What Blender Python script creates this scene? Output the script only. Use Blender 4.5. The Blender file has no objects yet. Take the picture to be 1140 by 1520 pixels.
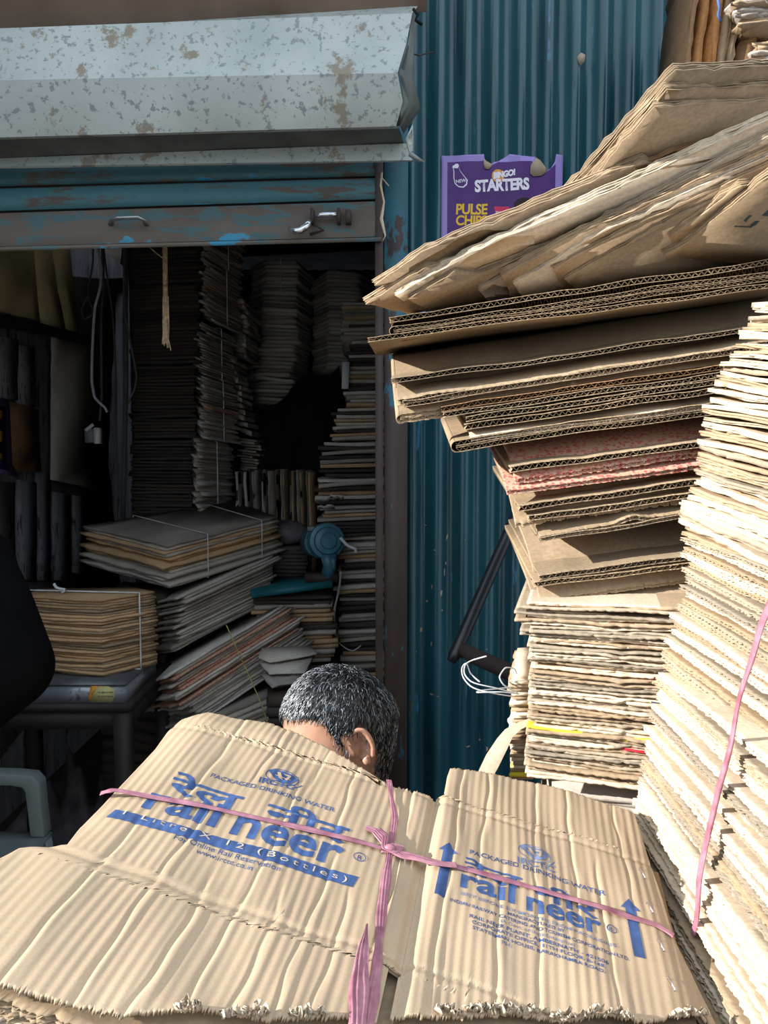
import bpy, bmesh, math, random
import numpy as np
from mathutils import Vector, Matrix

SC = bpy.context.scene
COL = SC.collection
R = np.random.default_rng(7)
random.seed(7)
F = 1140.0
PIT = math.radians(4)
CAM = np.array([0, 0, 1.55])


def P(px, py, Y):
    """world point seen at photo pixel (px, py) at distance Y along the lane"""
    x = (px - 570) / F
    y = (760 - py) / F
    d = np.array([x, math.cos(PIT) + y * math.sin(PIT), -math.sin(PIT) + y * math.cos(PIT)])
    return CAM + d * (Y / d[1])


def nrm(v):
    v = np.asarray(v, float)
    return v / np.linalg.norm(v)


# ------------------------------------------------------------------ materials
def ramp(nt, fac, stops, interp='LINEAR'):
    r = nt.nodes.new('ShaderNodeValToRGB')
    r.color_ramp.interpolation = interp
    e = r.color_ramp.elements
    while len(e) < len(stops):
        e.new(0.5)
    for k, (p, c) in enumerate(stops):
        e[k].position = p
        e[k].color = (*c, 1) if len(c) == 3 else c
    nt.links.new(fac, r.inputs[0])
    return r.outputs[0]


def base(name, rough=0.8, metal=0.0, spec=0.3):
    m = bpy.data.materials.new(name)
    m.use_nodes = True
    nt = m.node_tree
    b = nt.nodes['Principled BSDF']
    b.inputs['Roughness'].default_value = rough
    b.inputs['Metallic'].default_value = metal
    b.inputs['Specular IOR Level'].default_value = spec
    return m, nt, b


def noise(nt, scale, detail=3, sc3=(1, 1, 1), rough=0.5, coord='Object'):
    tc = nt.nodes.new('ShaderNodeTexCoord')
    mp = nt.nodes.new('ShaderNodeMapping')
    mp.inputs['Scale'].default_value = sc3
    n = nt.nodes.new('ShaderNodeTexNoise')
    n.inputs['Scale'].default_value = scale
    n.inputs['Detail'].default_value = detail
    n.inputs['Roughness'].default_value = rough
    nt.links.new(tc.outputs[coord], mp.inputs[0])
    nt.links.new(mp.outputs[0], n.inputs['Vector'])
    return n.outputs['Fac']


def mix(nt, a, b, fac, mode='MIX'):
    m = nt.nodes.new('ShaderNodeMix')
    m.data_type = 'RGBA'
    m.blend_type = mode
    for sock, v in ((m.inputs[0], fac), (m.inputs[6], a), (m.inputs[7], b)):
        if isinstance(v, (int, float)):
            sock.default_value = v
        elif isinstance(v, tuple):
            sock.default_value = (*v, 1)
        else:
            nt.links.new(v, sock)
    return m.outputs[2]


def bump(nt, b, h, strength=0.3, dist=0.002):
    n = nt.nodes.new('ShaderNodeBump')
    n.inputs['Strength'].default_value = strength
    n.inputs['Distance'].default_value = dist
    nt.links.new(h, n.inputs['Height'])
    nt.links.new(n.outputs[0], b.inputs['Normal'])


def plain(name, c, rough=0.6, metal=0.0, var=0.25, scale=12, spec=0.3, bmp=0.0):
    m, nt, b = base(name, rough, metal, spec)
    n = noise(nt, scale, 4)
    lo = tuple(x * (1 - var) for x in c)
    hi = tuple(min(1, x * (1 + var)) for x in c)
    nt.links.new(ramp(nt, n, [(0.3, lo), (0.7, hi)]), b.inputs['Base Color'])
    if bmp:
        bump(nt, b, n, bmp)
    return m


def cardmat(name, c, var=0.18, rnd=0.2, fine=0.12, fs=160, bs=0.25):
    m, nt, b = base(name, 0.85, 0, 0.15)
    n1 = noise(nt, 7, 3)
    n2 = noise(nt, fs, 3, (1, 1, 1))
    col = ramp(nt, n1, [(0.3, tuple(x * (1 - var) for x in c)), (0.75, tuple(min(1, x * (1 + var)) for x in c))])
    col = mix(nt, col, ramp(nt, n2, [(0.3, (1 - fine * 2,) * 3), (0.7, (1, 1, 1))]), 1.0, 'MULTIPLY')
    oi = nt.nodes.new('ShaderNodeObjectInfo')
    col = mix(nt, col, ramp(nt, oi.outputs['Random'], [(0, (1 - rnd, 1 - rnd, 1 - rnd)), (0.5, (1, 0.97, 0.92)), (1, (1, 1, 1))]), 1.0, 'MULTIPLY')
    nt.links.new(col, b.inputs['Base Color'])
    bump(nt, b, n2, bs, 0.0008)
    return m


def paint(name, c, c2, wear, amount, sc3=(1, 1, 1), scale=6, rough=0.4, spec=0.5, extra=None, bmp=0.15, metal=0.0):
    """painted metal: two paint tones, worn spots of colour `wear` covering about `amount`"""
    m, nt, b = base(name, rough, metal, spec)
    n1 = noise(nt, scale, 4, sc3)
    n2 = noise(nt, scale * 2.3, 8, sc3, 0.7)
    col = ramp(nt, n1, [(0.32, c), (0.68, c2)])
    t = 0.5 + (0.5 - amount) * 0.45
    msk = ramp(nt, n2, [(t - 0.02, (0, 0, 0)), (t + 0.02, (1, 1, 1))])
    col = mix(nt, col, wear, msk)
    if extra:
        n3 = noise(nt, extra[1], 6, extra[3] if len(extra) > 3 else (1, 1, 1), 0.65)
        e = extra[2]
        col = mix(nt, col, extra[0], ramp(nt, n3, [(e, (0, 0, 0)), (e + 0.015, (1, 1, 1))]))
    nt.links.new(col, b.inputs['Base Color'])
    rr = nt.nodes.new('ShaderNodeMapRange')
    rr.inputs['To Min'].default_value = rough
    rr.inputs['To Max'].default_value = min(1, rough + 0.4)
    nt.links.new(msk, rr.inputs['Value'])
    nt.links.new(rr.outputs[0], b.inputs['Roughness'])
    bump(nt, b, n2, bmp)
    return m


M = {}
M['kraft'] = cardmat('kraft_cardboard', (0.41, 0.305, 0.20))
M['kraft_light'] = cardmat('pale_kraft_cardboard', (0.70, 0.58, 0.44), rnd=0.12)
M['kraft_top'] = cardmat('corrugated_face', (0.49, 0.365, 0.245), rnd=0.0, var=0.12, fine=0.07, fs=700, bs=0.06)
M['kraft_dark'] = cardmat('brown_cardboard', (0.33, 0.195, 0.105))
M['kraft_orange'] = cardmat('orange_brown_cardboard', (0.50, 0.24, 0.09))
M['kraft_grey'] = cardmat('light_greyed_cardboard', (0.52, 0.46, 0.40), rnd=0.45)  # desaturated kraft: the greying by bluish light is put into the colour
M['kraft_greyb'] = cardmat('grey_cardboard', (0.66, 0.62, 0.56), rnd=0.4)
M['kraft_tan'] = cardmat('tan_cardboard', (0.62, 0.41, 0.23), rnd=0.4)
M['kraft_shade'] = cardmat('shade_dark_cardboard', (0.09, 0.075, 0.065), rnd=0.4)  # near-black kraft: shade put into the colour, also mixed in as dark cartons
M['kraft_warm'] = cardmat('greyish_kraft_cardboard', (0.43, 0.355, 0.265), rnd=0.3)
M['red'] = plain('red_print', (0.55, 0.03, 0.05), 0.5)
M['yellow'] = plain('yellow_print', (0.75, 0.62, 0.04), 0.5)
M['black_print'] = plain('dark_print', (0.05, 0.07, 0.09), 0.5)
M['white_paper'] = plain('white_paper', (0.7, 0.7, 0.72), 0.7, var=0.1)
M['ink'] = plain('blue_ink', (0.05, 0.095, 0.235), 0.75, var=0.3, scale=60)
M['inkl'] = plain('faded_blue_ink', (0.16, 0.20, 0.33), 0.8, var=0.3, scale=60)


def pinkmat():
    m, nt, b = base('pink_plastic_twine', 0.4, 0, 0.5)
    n = noise(nt, 60, 4, (1, 1, 1))
    nt.links.new(ramp(nt, n, [(0.3, (0.23, 0.075, 0.11)), (0.7, (0.45, 0.21, 0.26))]), b.inputs['Base Color'])
    bump(nt, b, n, 0.4, 0.002)
    return m


M['pink'] = pinkmat()
M['twine'] = plain('white_twine', (0.62, 0.63, 0.64), 0.5)
M['strap_yellow'] = plain('yellow_strap', (0.45, 0.42, 0.12), 0.5)
M['teal'] = paint('teal_corrugated_paint', (0.006, 0.046, 0.064), (0.018, 0.10, 0.128), (0.05, 0.055, 0.055), 0.16, (3, 3, 0.35), 5, 0.26, 0.6,
                  extra=((0.03, 0.15, 0.26), 4, 0.63, (3.5, 3.5, 0.5)))
M['dark_tin'] = paint('dark_corrugated_tin', (0.03, 0.035, 0.055), (0.05, 0.06, 0.085), (0.03, 0.02, 0.02), 0.2, (2, 2, 0.4), 5, 0.55, 0.3)
M['galv'] = paint('galvanised_sheet', (0.33, 0.37, 0.355), (0.45, 0.485, 0.46), (0.27, 0.235, 0.18), 0.30, (1, 1, 1), 5, 0.45, 0.4,
                  extra=((0.22, 0.25, 0.25), 60, 0.575), bmp=0.05, metal=0.15)
M['galv_dark'] = plain('dark_galvanised_sheet', (0.12, 0.13, 0.12), 0.6, 0.2)  # darker sheet for the hood underside and torn end
M['fascia'] = plain('rusty_fascia', (0.26, 0.185, 0.14), 0.8, var=0.25, scale=5)
M['slat_teal'] = paint('faded_teal_slat_paint', (0.03, 0.115, 0.14), (0.06, 0.17, 0.195), (0.10, 0.085, 0.075), 0.42, (0.35, 1, 2), 5, 0.5, 0.4,
                       extra=((0.03, 0.22, 0.36), 7, 0.60, (0.5, 1, 2)))
M['slat_rust'] = paint('rusty_slat', (0.085, 0.062, 0.048), (0.13, 0.105, 0.085), (0.07, 0.13, 0.14), 0.42, (0.5, 1, 2), 6, 0.55, 0.4,
                       extra=((0.04, 0.24, 0.38), 8, 0.62, (0.7, 1, 1.6)))
def pillarmat():
    m, nt, b = base('rusty_pillar_paint', 0.55, 0, 0.35)
    tc = nt.nodes.new('ShaderNodeTexCoord')
    sx = nt.nodes.new('ShaderNodeSeparateXYZ')
    nt.links.new(tc.outputs['Object'], sx.inputs[0])
    mr_ = nt.nodes.new('ShaderNodeMapRange')
    mr_.inputs['From Min'].default_value = 1.55
    mr_.inputs['From Max'].default_value = 2.2
    mr_.inputs['To Min'].default_value = -0.06
    mr_.inputs['To Max'].default_value = 0.17
    nt.links.new(sx.outputs[2], mr_.inputs['Value'])
    n2 = noise(nt, 9, 8, (2, 2, 0.7), 0.7)
    ad = nt.nodes.new('ShaderNodeMath')
    nt.links.new(n2, ad.inputs[0])
    nt.links.new(mr_.outputs[0], ad.inputs[1])
    n1 = noise(nt, 6, 4, (2, 2, 0.6))
    rust = ramp(nt, n1, [(0.3, (0.030, 0.020, 0.018)), (0.7, (0.065, 0.042, 0.036))])
    tealc = ramp(nt, n1, [(0.3, (0.02, 0.075, 0.09)), (0.7, (0.03, 0.15, 0.22))])
    nt.links.new(mix(nt, rust, tealc, ramp(nt, ad.outputs[0], [(0.555, (0, 0, 0)), (0.575, (1, 1, 1))])), b.inputs['Base Color'])
    bump(nt, b, n2, 0.2)
    return m


M['pillar'] = pillarmat()
M['steel_dark'] = plain('black_painted_pipe', (0.022, 0.023, 0.027), 0.35, 0.3, spec=0.6)
M['steel_rusty'] = plain('rusty_dark_steel', (0.05, 0.035, 0.03), 0.6)
M['steel_worn'] = plain('worn_steel', (0.35, 0.36, 0.36), 0.3, 0.7)
M['chrome'] = plain('polished_steel', (0.7, 0.72, 0.75), 0.18, 0.9, var=0.05)
M['floor'] = plain('dirty_concrete', (0.075, 0.065, 0.06), 0.9, var=0.4, scale=3)
M['soot'] = plain('sooty_boards', (0.05, 0.047, 0.047), 0.9, var=0.5, scale=6)
M['plank'] = paint('grimy_plank', (0.14, 0.14, 0.155), (0.27, 0.27, 0.29), (0.06, 0.06, 0.07), 0.3, (2, 2, 0.4), 6, 0.9, 0.2)
M['board_y'] = plain('yellowed_board', (0.72, 0.64, 0.36), 0.8, var=0.2, scale=6)
M['board_g'] = plain('grey_green_board', (0.48, 0.46, 0.39), 0.8, var=0.2, scale=5)
M['table'] = plain('dark_wood', (0.032, 0.026, 0.025), 0.6)
M['scale_side'] = paint('scratched_steel_side', (0.20, 0.22, 0.27), (0.34, 0.36, 0.40), (0.10, 0.11, 0.14), 0.25, (1, 1, 1), 9, 0.3, 0.5, metal=0.4)
M['scale_top'] = plain('grey_steel_plate', (0.16, 0.17, 0.18), 0.35, 0.5)
M['plastic'] = plain('grey_green_plastic', (0.20, 0.235, 0.235), 0.4, var=0.08)
M['machine'] = plain('blue_machine_paint', (0.07, 0.20, 0.27), 0.35, 0.1, var=0.3)
M['bench'] = plain('teal_bench_paint', (0.015, 0.12, 0.14), 0.5)
M['rope'] = plain('jute_rope', (0.36, 0.26, 0.15), 0.9, var=0.5, scale=90)
M['cable'] = plain('grey_cable', (0.07, 0.07, 0.075), 0.7)
M['cable_w'] = plain('white_cable', (0.45, 0.48, 0.55), 0.5)
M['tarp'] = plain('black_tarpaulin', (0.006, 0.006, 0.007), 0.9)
M['jacket'] = plain('black_jacket', (0.0035, 0.0035, 0.004), 0.95, spec=0.04, bmp=0.2)
M['cloth'] = plain('dark_shirt', (0.04, 0.045, 0.06), 0.9)
M['trousers'] = plain('dark_trousers', (0.03, 0.03, 0.035), 0.9)
M['shoe'] = plain('dark_shoe_leather', (0.02, 0.018, 0.017), 0.5)
M['rag'] = plain('dirty_rags', (0.13, 0.11, 0.12), 0.95, var=0.5)
M['lilac'] = plain('lilac_border', (0.30, 0.225, 0.55), 0.5, var=0.06)
M['purple'] = plain('purple_print', (0.075, 0.02, 0.16), 0.45, var=0.2, scale=5)
M['gold'] = plain('yellow_lettering', (0.80, 0.48, 0.03), 0.5, var=0.08)
M['white_ink'] = plain('white_lettering', (0.80, 0.76, 0.86), 0.5, var=0.05)
M['orange_ink'] = plain('orange_spot', (0.75, 0.32, 0.05), 0.5)
M['red_ink'] = plain('red_packet', (0.55, 0.03, 0.10), 0.5)
M['torn'] = plain('torn_paper_back', (0.38, 0.30, 0.22), 0.9)
M['skin_print'] = plain('printed_skin', (0.55, 0.32, 0.20), 0.6)
M['hair_print'] = plain('printed_hair', (0.02, 0.012, 0.012), 0.6)


def skinmat():
    m, nt, b = base('brown_skin', 0.36, 0, 0.55)
    n = noise(nt, 25, 4)
    nt.links.new(ramp(nt, n, [(0.3, (0.36, 0.18, 0.115)), (0.7, (0.50, 0.27, 0.18))]), b.inputs['Base Color'])
    b.inputs['Subsurface Weight'].default_value = 0.12
    b.inputs['Subsurface Radius'].default_value = (0.012, 0.005, 0.003)
    return m


M['skin'] = skinmat()
M['hair_black'] = plain('black_hair', (0.010, 0.010, 0.011), 0.32, spec=0.6)
M['hair_grey'] = plain('grey_hair', (0.20, 0.22, 0.24), 0.35, spec=0.7)


def redprint():
    m, nt, b = base('red_lattice_print_card', 0.85, 0, 0.15)
    tc = nt.nodes.new('ShaderNodeTexCoord')
    v = nt.nodes.new('ShaderNodeTexVoronoi')
    v.inputs['Scale'].default_value = 160
    nt.links.new(tc.outputs['Object'], v.inputs['Vector'])
    n = noise(nt, 18, 2, (1, 6, 1))
    c = ramp(nt, v.outputs['Distance'], [(0.35, (0.50, 0.13, 0.11)), (0.55, (0.53, 0.34, 0.24))])
    c = mix(nt, c, (0.50, 0.33, 0.22), ramp(nt, n, [(0.52, (0, 0, 0)), (0.6, (1, 1, 1))]))
    nt.links.new(c, b.inputs['Base Color'])
    return m


M['redcard'] = redprint()

# ------------------------------------------------------------------ object helpers
WO = {}   # world origin of every object


def link(o, parent=None, origin=None):
    COL.objects.link(o)
    org = np.array(origin if origin is not None else (0, 0, 0), float)
    WO[o.name] = org
    if parent is not None:
        o.parent = parent
        o.location = org - WO[parent.name]
    else:
        o.location = org
    return o


def tag(o, label=None, cat=None, group=None, kind=None):
    for k, v in (('label', label), ('category', cat), ('group', group), ('kind', kind)):
        if v:
            o[k] = v
    return o


def thing(name, label, cat, loc, group=None):
    o = bpy.data.objects.new(name, None)
    o.empty_display_size = 0.05
    link(o, None, loc)
    return tag(o, label, cat, group)


def mesh_np(name, V, faces):
    """faces: list of int arrays (n,k) or python lists of index lists"""
    me = bpy.data.meshes.new(name)
    V = np.asarray(V, np.float32)
    me.vertices.add(len(V))
    me.vertices.foreach_set('co', V.ravel())
    flat, counts = [], []
    for f in faces:
        if isinstance(f, np.ndarray):
            flat.append(f.ravel())
            counts.append(np.full(len(f), f.shape[1]))
        else:
            for q in f:
                flat.append(np.array(q))
                counts.append(np.array([len(q)]))
    flat = np.concatenate(flat).astype(np.int32)
    counts = np.concatenate(counts).astype(np.int32)
    me.loops.add(len(flat))
    me.loops.foreach_set('vertex_index', flat)
    me.polygons.add(len(counts))
    st = np.concatenate([[0], np.cumsum(counts)[:-1]]).astype(np.int32)
    me.polygons.foreach_set('loop_start', st)
    me.polygons.foreach_set('loop_total', counts)
    me.update(calc_edges=True)
    me.validate()
    return me


class MB:
    def __init__(s):
        s.V, s.Fa, s.n = [], [], 0
        s.mi = []
        s.cur = 0

    def add(s, V, faces):
        V = np.asarray(V, float).reshape(-1, 3)
        s.V.append(V)
        for f in faces:
            if isinstance(f, np.ndarray):
                if len(f):
                    s.Fa.append(f + s.n)
                    s.mi.append(np.full(len(f), s.cur))
            else:
                s.Fa.append([[i + s.n for i in q] for q in f])
                s.mi.append(np.full(len(f), s.cur))
        s.n += len(V)

    def box(s, c, size, ax=None):
        h = np.array(size) / 2
        v = np.array([[x, y, z] for x in (-1, 1) for y in (-1, 1) for z in (-1, 1)]) * h
        if ax is not None:
            v = v @ np.array(ax)
        s.add(v + np.array(c), [np.array([[0, 1, 3, 2], [4, 6, 7, 5], [0, 4, 5, 1], [2, 3, 7, 6], [0, 2, 6, 4], [1, 5, 7, 3]])])

    def slab(s, q, th, n=None):
        """four corner points, thickness th along the normal"""
        q = np.array(q, float)
        if n is None:
            n = nrm(np.cross(q[1] - q[0], q[3] - q[0]))
        v = np.concatenate([q, q + n * th])
        s.add(v, [np.array([[3, 2, 1, 0], [4, 5, 6, 7], [0, 1, 5, 4], [1, 2, 6, 5], [2, 3, 7, 6], [3, 0, 4, 7]])])

    def tube(s, pts, r, seg=8, flat=1.0, ref=(0.13, 0.2, 1), cap=True):
        pts = np.array(pts, float)
        n = len(pts)
        r = np.broadcast_to(np.asarray(r, float), (n,))
        T = np.gradient(pts, axis=0)
        T /= np.linalg.norm(T, axis=1)[:, None] + 1e-12
        u = np.cross(T, ref)
        u /= np.linalg.norm(u, axis=1)[:, None] + 1e-12
        w = np.cross(T, u)
        a = np.linspace(0, 2 * math.pi, seg, endpoint=False)
        V = pts[:, None] + r[:, None, None] * (np.cos(a)[None, :, None] * u[:, None] + flat * np.sin(a)[None, :, None] * w[:, None])
        i, j = np.meshgrid(np.arange(n - 1), np.arange(seg), indexing='ij')
        j2 = (j + 1) % seg
        q = np.stack([i * seg + j, i * seg + j2, (i + 1) * seg + j2, (i + 1) * seg + j], -1).reshape(-1, 4)
        fs = [q]
        if cap:
            fs.append([list(range(seg))[::-1], [(n - 1) * seg + k for k in range(seg)]])
        s.add(V.reshape(-1, 3), fs)

    def grid(s, G, close=False):
        G = np.asarray(G, float)
        a, b = G.shape[:2]
        i, j = np.meshgrid(np.arange(a - 1), np.arange(b if close else b - 1), indexing='ij')
        j2 = (j + 1) % b
        q = np.stack([i * b + j, i * b + j2, (i + 1) * b + j2, (i + 1) * b + j], -1).reshape(-1, 4)
        s.add(G.reshape(-1, 3), [q])

    def thick(s, T, B):
        """closed slab between two grids of equal shape"""
        T, B = np.asarray(T, float), np.asarray(B, float)
        a, b = T.shape[:2]
        N = a * b
        i, j = np.meshgrid(np.arange(a - 1), np.arange(b - 1), indexing='ij')
        q = np.stack([i * b + j, (i + 1) * b + j, (i + 1) * b + j + 1, i * b + j + 1], -1).reshape(-1, 4)
        per = np.concatenate([np.arange(a) * b, (a - 1) * b + np.arange(1, b), np.arange(a - 2, -1, -1) * b + b - 1, np.arange(b - 2, 0, -1)])
        p2 = np.roll(per, -1)
        side = np.stack([per, per + N, p2 + N, p2], -1)
        s.add(np.concatenate([T.reshape(-1, 3), B.reshape(-1, 3)]), [q, q[:, ::-1] + N, side])

    def sphere(s, c, r, nu=16, nv=10, ax=None):
        th = np.linspace(0, math.pi, nv + 1)
        ph = np.linspace(0, 2 * math.pi, nu, endpoint=False)
        G = np.stack([np.sin(th)[:, None] * np.cos(ph), np.sin(th)[:, None] * np.sin(ph), np.cos(th)[:, None] * np.ones(nu)], -1)
        G = G * np.array(r)
        if ax is not None:
            G = G @ np.array(ax)
        s.grid(G + np.array(c), close=True)

    def lathe(s, prof, c, axis=(0, 0, 1), seg=24):
        ax = nrm(axis)
        u = nrm(np.cross(ax, (0.3, 0.9, 0.2)))
        w = np.cross(ax, u)
        a = np.linspace(0, 2 * math.pi, seg, endpoint=False)
        G = np.array([[np.array(c) + ax * h + rr * (math.cos(t) * u + math.sin(t) * w) for t in a] for rr, h in prof])
        s.grid(G, close=True)

    def build(s, name, mats, parent=None, origin=None, smooth=False, auto=None):
        V = np.concatenate(s.V)
        if origin is None:
            lo, hi = V.min(0), V.max(0)
            origin = ((lo[0] + hi[0]) / 2, (lo[1] + hi[1]) / 2, lo[2])
        origin = np.array(origin, float)
        me = mesh_np(name, V - origin, s.Fa)
        if not isinstance(mats, (list, tuple)):
            mats = [mats]
        for m in mats:
            me.materials.append(M[m] if isinstance(m, str) else m)
        if len(mats) > 1:
            mi = np.concatenate(s.mi).astype(np.int32)
            if len(mi) == len(me.polygons):
                me.polygons.foreach_set('material_index', mi)
        if smooth:
            me.polygons.foreach_set('use_smooth', np.ones(len(me.polygons), bool))
        if auto:
            me.polygons.foreach_set('use_smooth', np.ones(len(me.polygons), bool))
            try:
                me.set_sharp_from_angle(angle=math.radians(auto))
            except Exception:
                pass
        o = bpy.data.objects.new(name, me)
        return link(o, parent, origin)


def struct(o, name=None):
    o['kind'] = 'structure'
    return o


def wob(xs, amp, scale, rng, k=5):
    """smooth noise along a coordinate in metres"""
    y = np.zeros_like(xs)
    for i in range(k):
        y = y + math.sin(i * 1.7 + 1) * 0 + np.sin(xs * (2 * math.pi / scale) * (0.5 + i * 0.55) + rng.uniform(0, 7)) / (1 + i * 0.6)
    return y * amp / 2


# ------------------------------------------------------------------ flattened cartons with real flutes
def card(mb, A, B, C, D, th=0.006, plies=2, gap=0.001, pitch=0.009, jag=0.0012, wv=0.002, droop=(0, 0.3), seed=0, ys=None,
         wave=True, fold=True, spl=6, up=1, wdepth=0.05, liner=0.0010, dent=None, twist=0.0):
    """a flattened carton: A-B is the edge with open flutes, D-C the far edge; fold along A-D"""
    rng = np.random.default_rng(seed)
    A, B, C, D = [np.array(p, float) for p in (A, B, C, D)]
    n = nrm(np.cross(B - A, D - A))
    L = np.linalg.norm(B - A)
    W = np.linalg.norm(D - A)
    nx = max(8, int(L / pitch * spl)) if wave else max(8, int(L / 0.012))
    us = np.linspace(0, 1, nx + 1)
    if ys is None:
        ys = [0, 0.03, 0.1, 0.25, 0.5, 1]
    ys = np.array(ys)
    ph = rng.uniform(0, 6, 3)

    def pos(u, v):
        u = u[..., None]
        v = v[..., None]
        return (A * (1 - u) + B * u) * (1 - v) + (D * (1 - u) + C * u) * v

    common = wob(us * L, wv, 0.35, rng)

    def hh(u, v, z, cm):
        h = cm * (1 - 0.7 * v) - droop[0] * np.clip(1 - v / droop[1], 0, 1) ** 2 + z
        if dent:
            h = h + dent[1] * np.exp(-((u - dent[0]) * L / dent[2]) ** 2) * np.clip(1 - v * 4, 0, 1)
        return h

    fray = n * 0

    def slab(z0, z1, v_off, vmax=1.0):
        vv = ys[ys <= vmax + 1e-6]
        U = np.repeat(us[:, None], len(vv), 1)
        V = np.repeat(vv[None], nx + 1, 0).astype(float)
        V = V + (v_off[:, None] / W) * np.clip(1 - V * 6, 0, 1)
        z0 = np.broadcast_to(np.asarray(z0), (nx + 1,))[:, None]
        z1 = np.broadcast_to(np.asarray(z1), (nx + 1,))[:, None]
        cm = np.repeat(common[:, None], len(vv), 1)
        mb.thick(pos(U, V) + n * hh(U, V, z1, cm)[..., None], pos(U, V) + n * hh(U, V, z0, cm)[..., None])

    rough = lambda a: np.abs(wob(us * L, a, 0.03, rng)) + rng.normal(0, a * 0.35, nx + 1) * (rng.random(nx + 1) < 0.5)
    tot = plies * th + (plies - 1) * gap
    for p in range(plies):
        z0 = p * (th + gap)
        sq = 1 + wob(us * L, 0.12, 0.12, rng)
        z1 = z0 + th * sq
        off = rough(jag)
        if wave:
            slab(z0, z0 + liner, off + rough(jag * 0.4))
            slab(z1 - liner, z1, off + rough(jag * 0.4))
            if ys.max() >= 0.05:
                t = us * L / pitch + ph[p % 3]
                tri = np.abs((t % 1) * 2 - 1)
                zc = z0 + liner + (z1 - z0 - 2 * liner - 0.0006) * tri
                slab(zc, zc + 0.0006, off + 0.0012, vmax=max(0.11, ys[2] + 0.001))
            # closed core a little behind the edge
            slab(z0 + liner, z1 - liner, off + 0.035 + 0 * us)
        else:
            slab(z0, z1, off)
    if fold and plies > 1:
        a = np.linspace(-math.pi / 2, math.pi / 2, 7)
        e = nrm(A - B)
        vv = ys
        c0 = common[0]
        r = tot / 2
        G, H = [], []
        for t in a:
            zz = r + r * math.sin(t)
            pv = A * (1 - vv[:, None]) + D * vv[:, None]
            hz = hh(0 * vv, vv, zz, c0)
            G.append(pv + e * (r * 0.9 * math.cos(t)) + n * hz[:, None])
            zi = r + (r - 0.001) * math.sin(t)
            hi = hh(0 * vv, vv, zi, c0)
            H.append(pv + e * (r * 0.9 * math.cos(t) - 0.001) + n * hi[:, None])
        mb.thick(np.array(G), np.array(H))
    return n


def outline_sub(pts, step, rng, jag):
    out = []
    pts = [np.array(p, float) for p in pts]
    for i in range(len(pts)):
        a, b = pts[i], pts[(i + 1) % len(pts)]
        d = b - a
        L = np.linalg.norm(d)
        k = max(1, int(L / step))
        for j in range(k):
            p = a + d * j / k
            if j or True:
                p = p + rng.normal(0, jag, len(p)) * (1 if j else 0.3)
            out.append(p)
    return np.array(out)


def prism(mb, pts, nvec, th, core=False, inset=0.0015, liner=0.001):
    """closed prism over a (nearly) planar outline; core=True gives two liners and a recessed middle"""
    pts = np.asarray(pts, float)
    k = len(pts)
    nvec = np.asarray(nvec, float)
    c = pts.mean(0)

    def one(p, a, b):
        v = np.concatenate([p + nvec * a, p + nvec * b])
        i = np.arange(k)
        j = (i + 1) % k
        mb.add(v, [np.stack([i, j, j + k, i + k], -1), [list(range(k))[::-1], list(range(k, 2 * k))]])
    if not core:
        one(pts, 0, th)
    else:
        one(pts, 0, liner)
        one(pts, th - liner, th)
        d = pts - c
        L = np.linalg.norm(d, axis=1)[:, None]
        one(c + d * (1 - inset / L), liner, th - liner)


def strap_loop(mb, pts, w, th, rng=None, crinkle=0.0):
    """flat closed band through the points"""
    pts = np.array(pts, float)
    P2 = np.vstack([pts, pts[:1]])
    out = []
    for a, b in zip(P2[:-1], P2[1:]):
        k = max(2, int(np.linalg.norm(b - a) / 0.03))
        for j in range(k):
            out.append(a + (b - a) * j / k)
    out.append(P2[0])
    out = np.array(out)
    mb.tube(out, w, 6, ref=(0.31, 0.77, 0.11))


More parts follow.
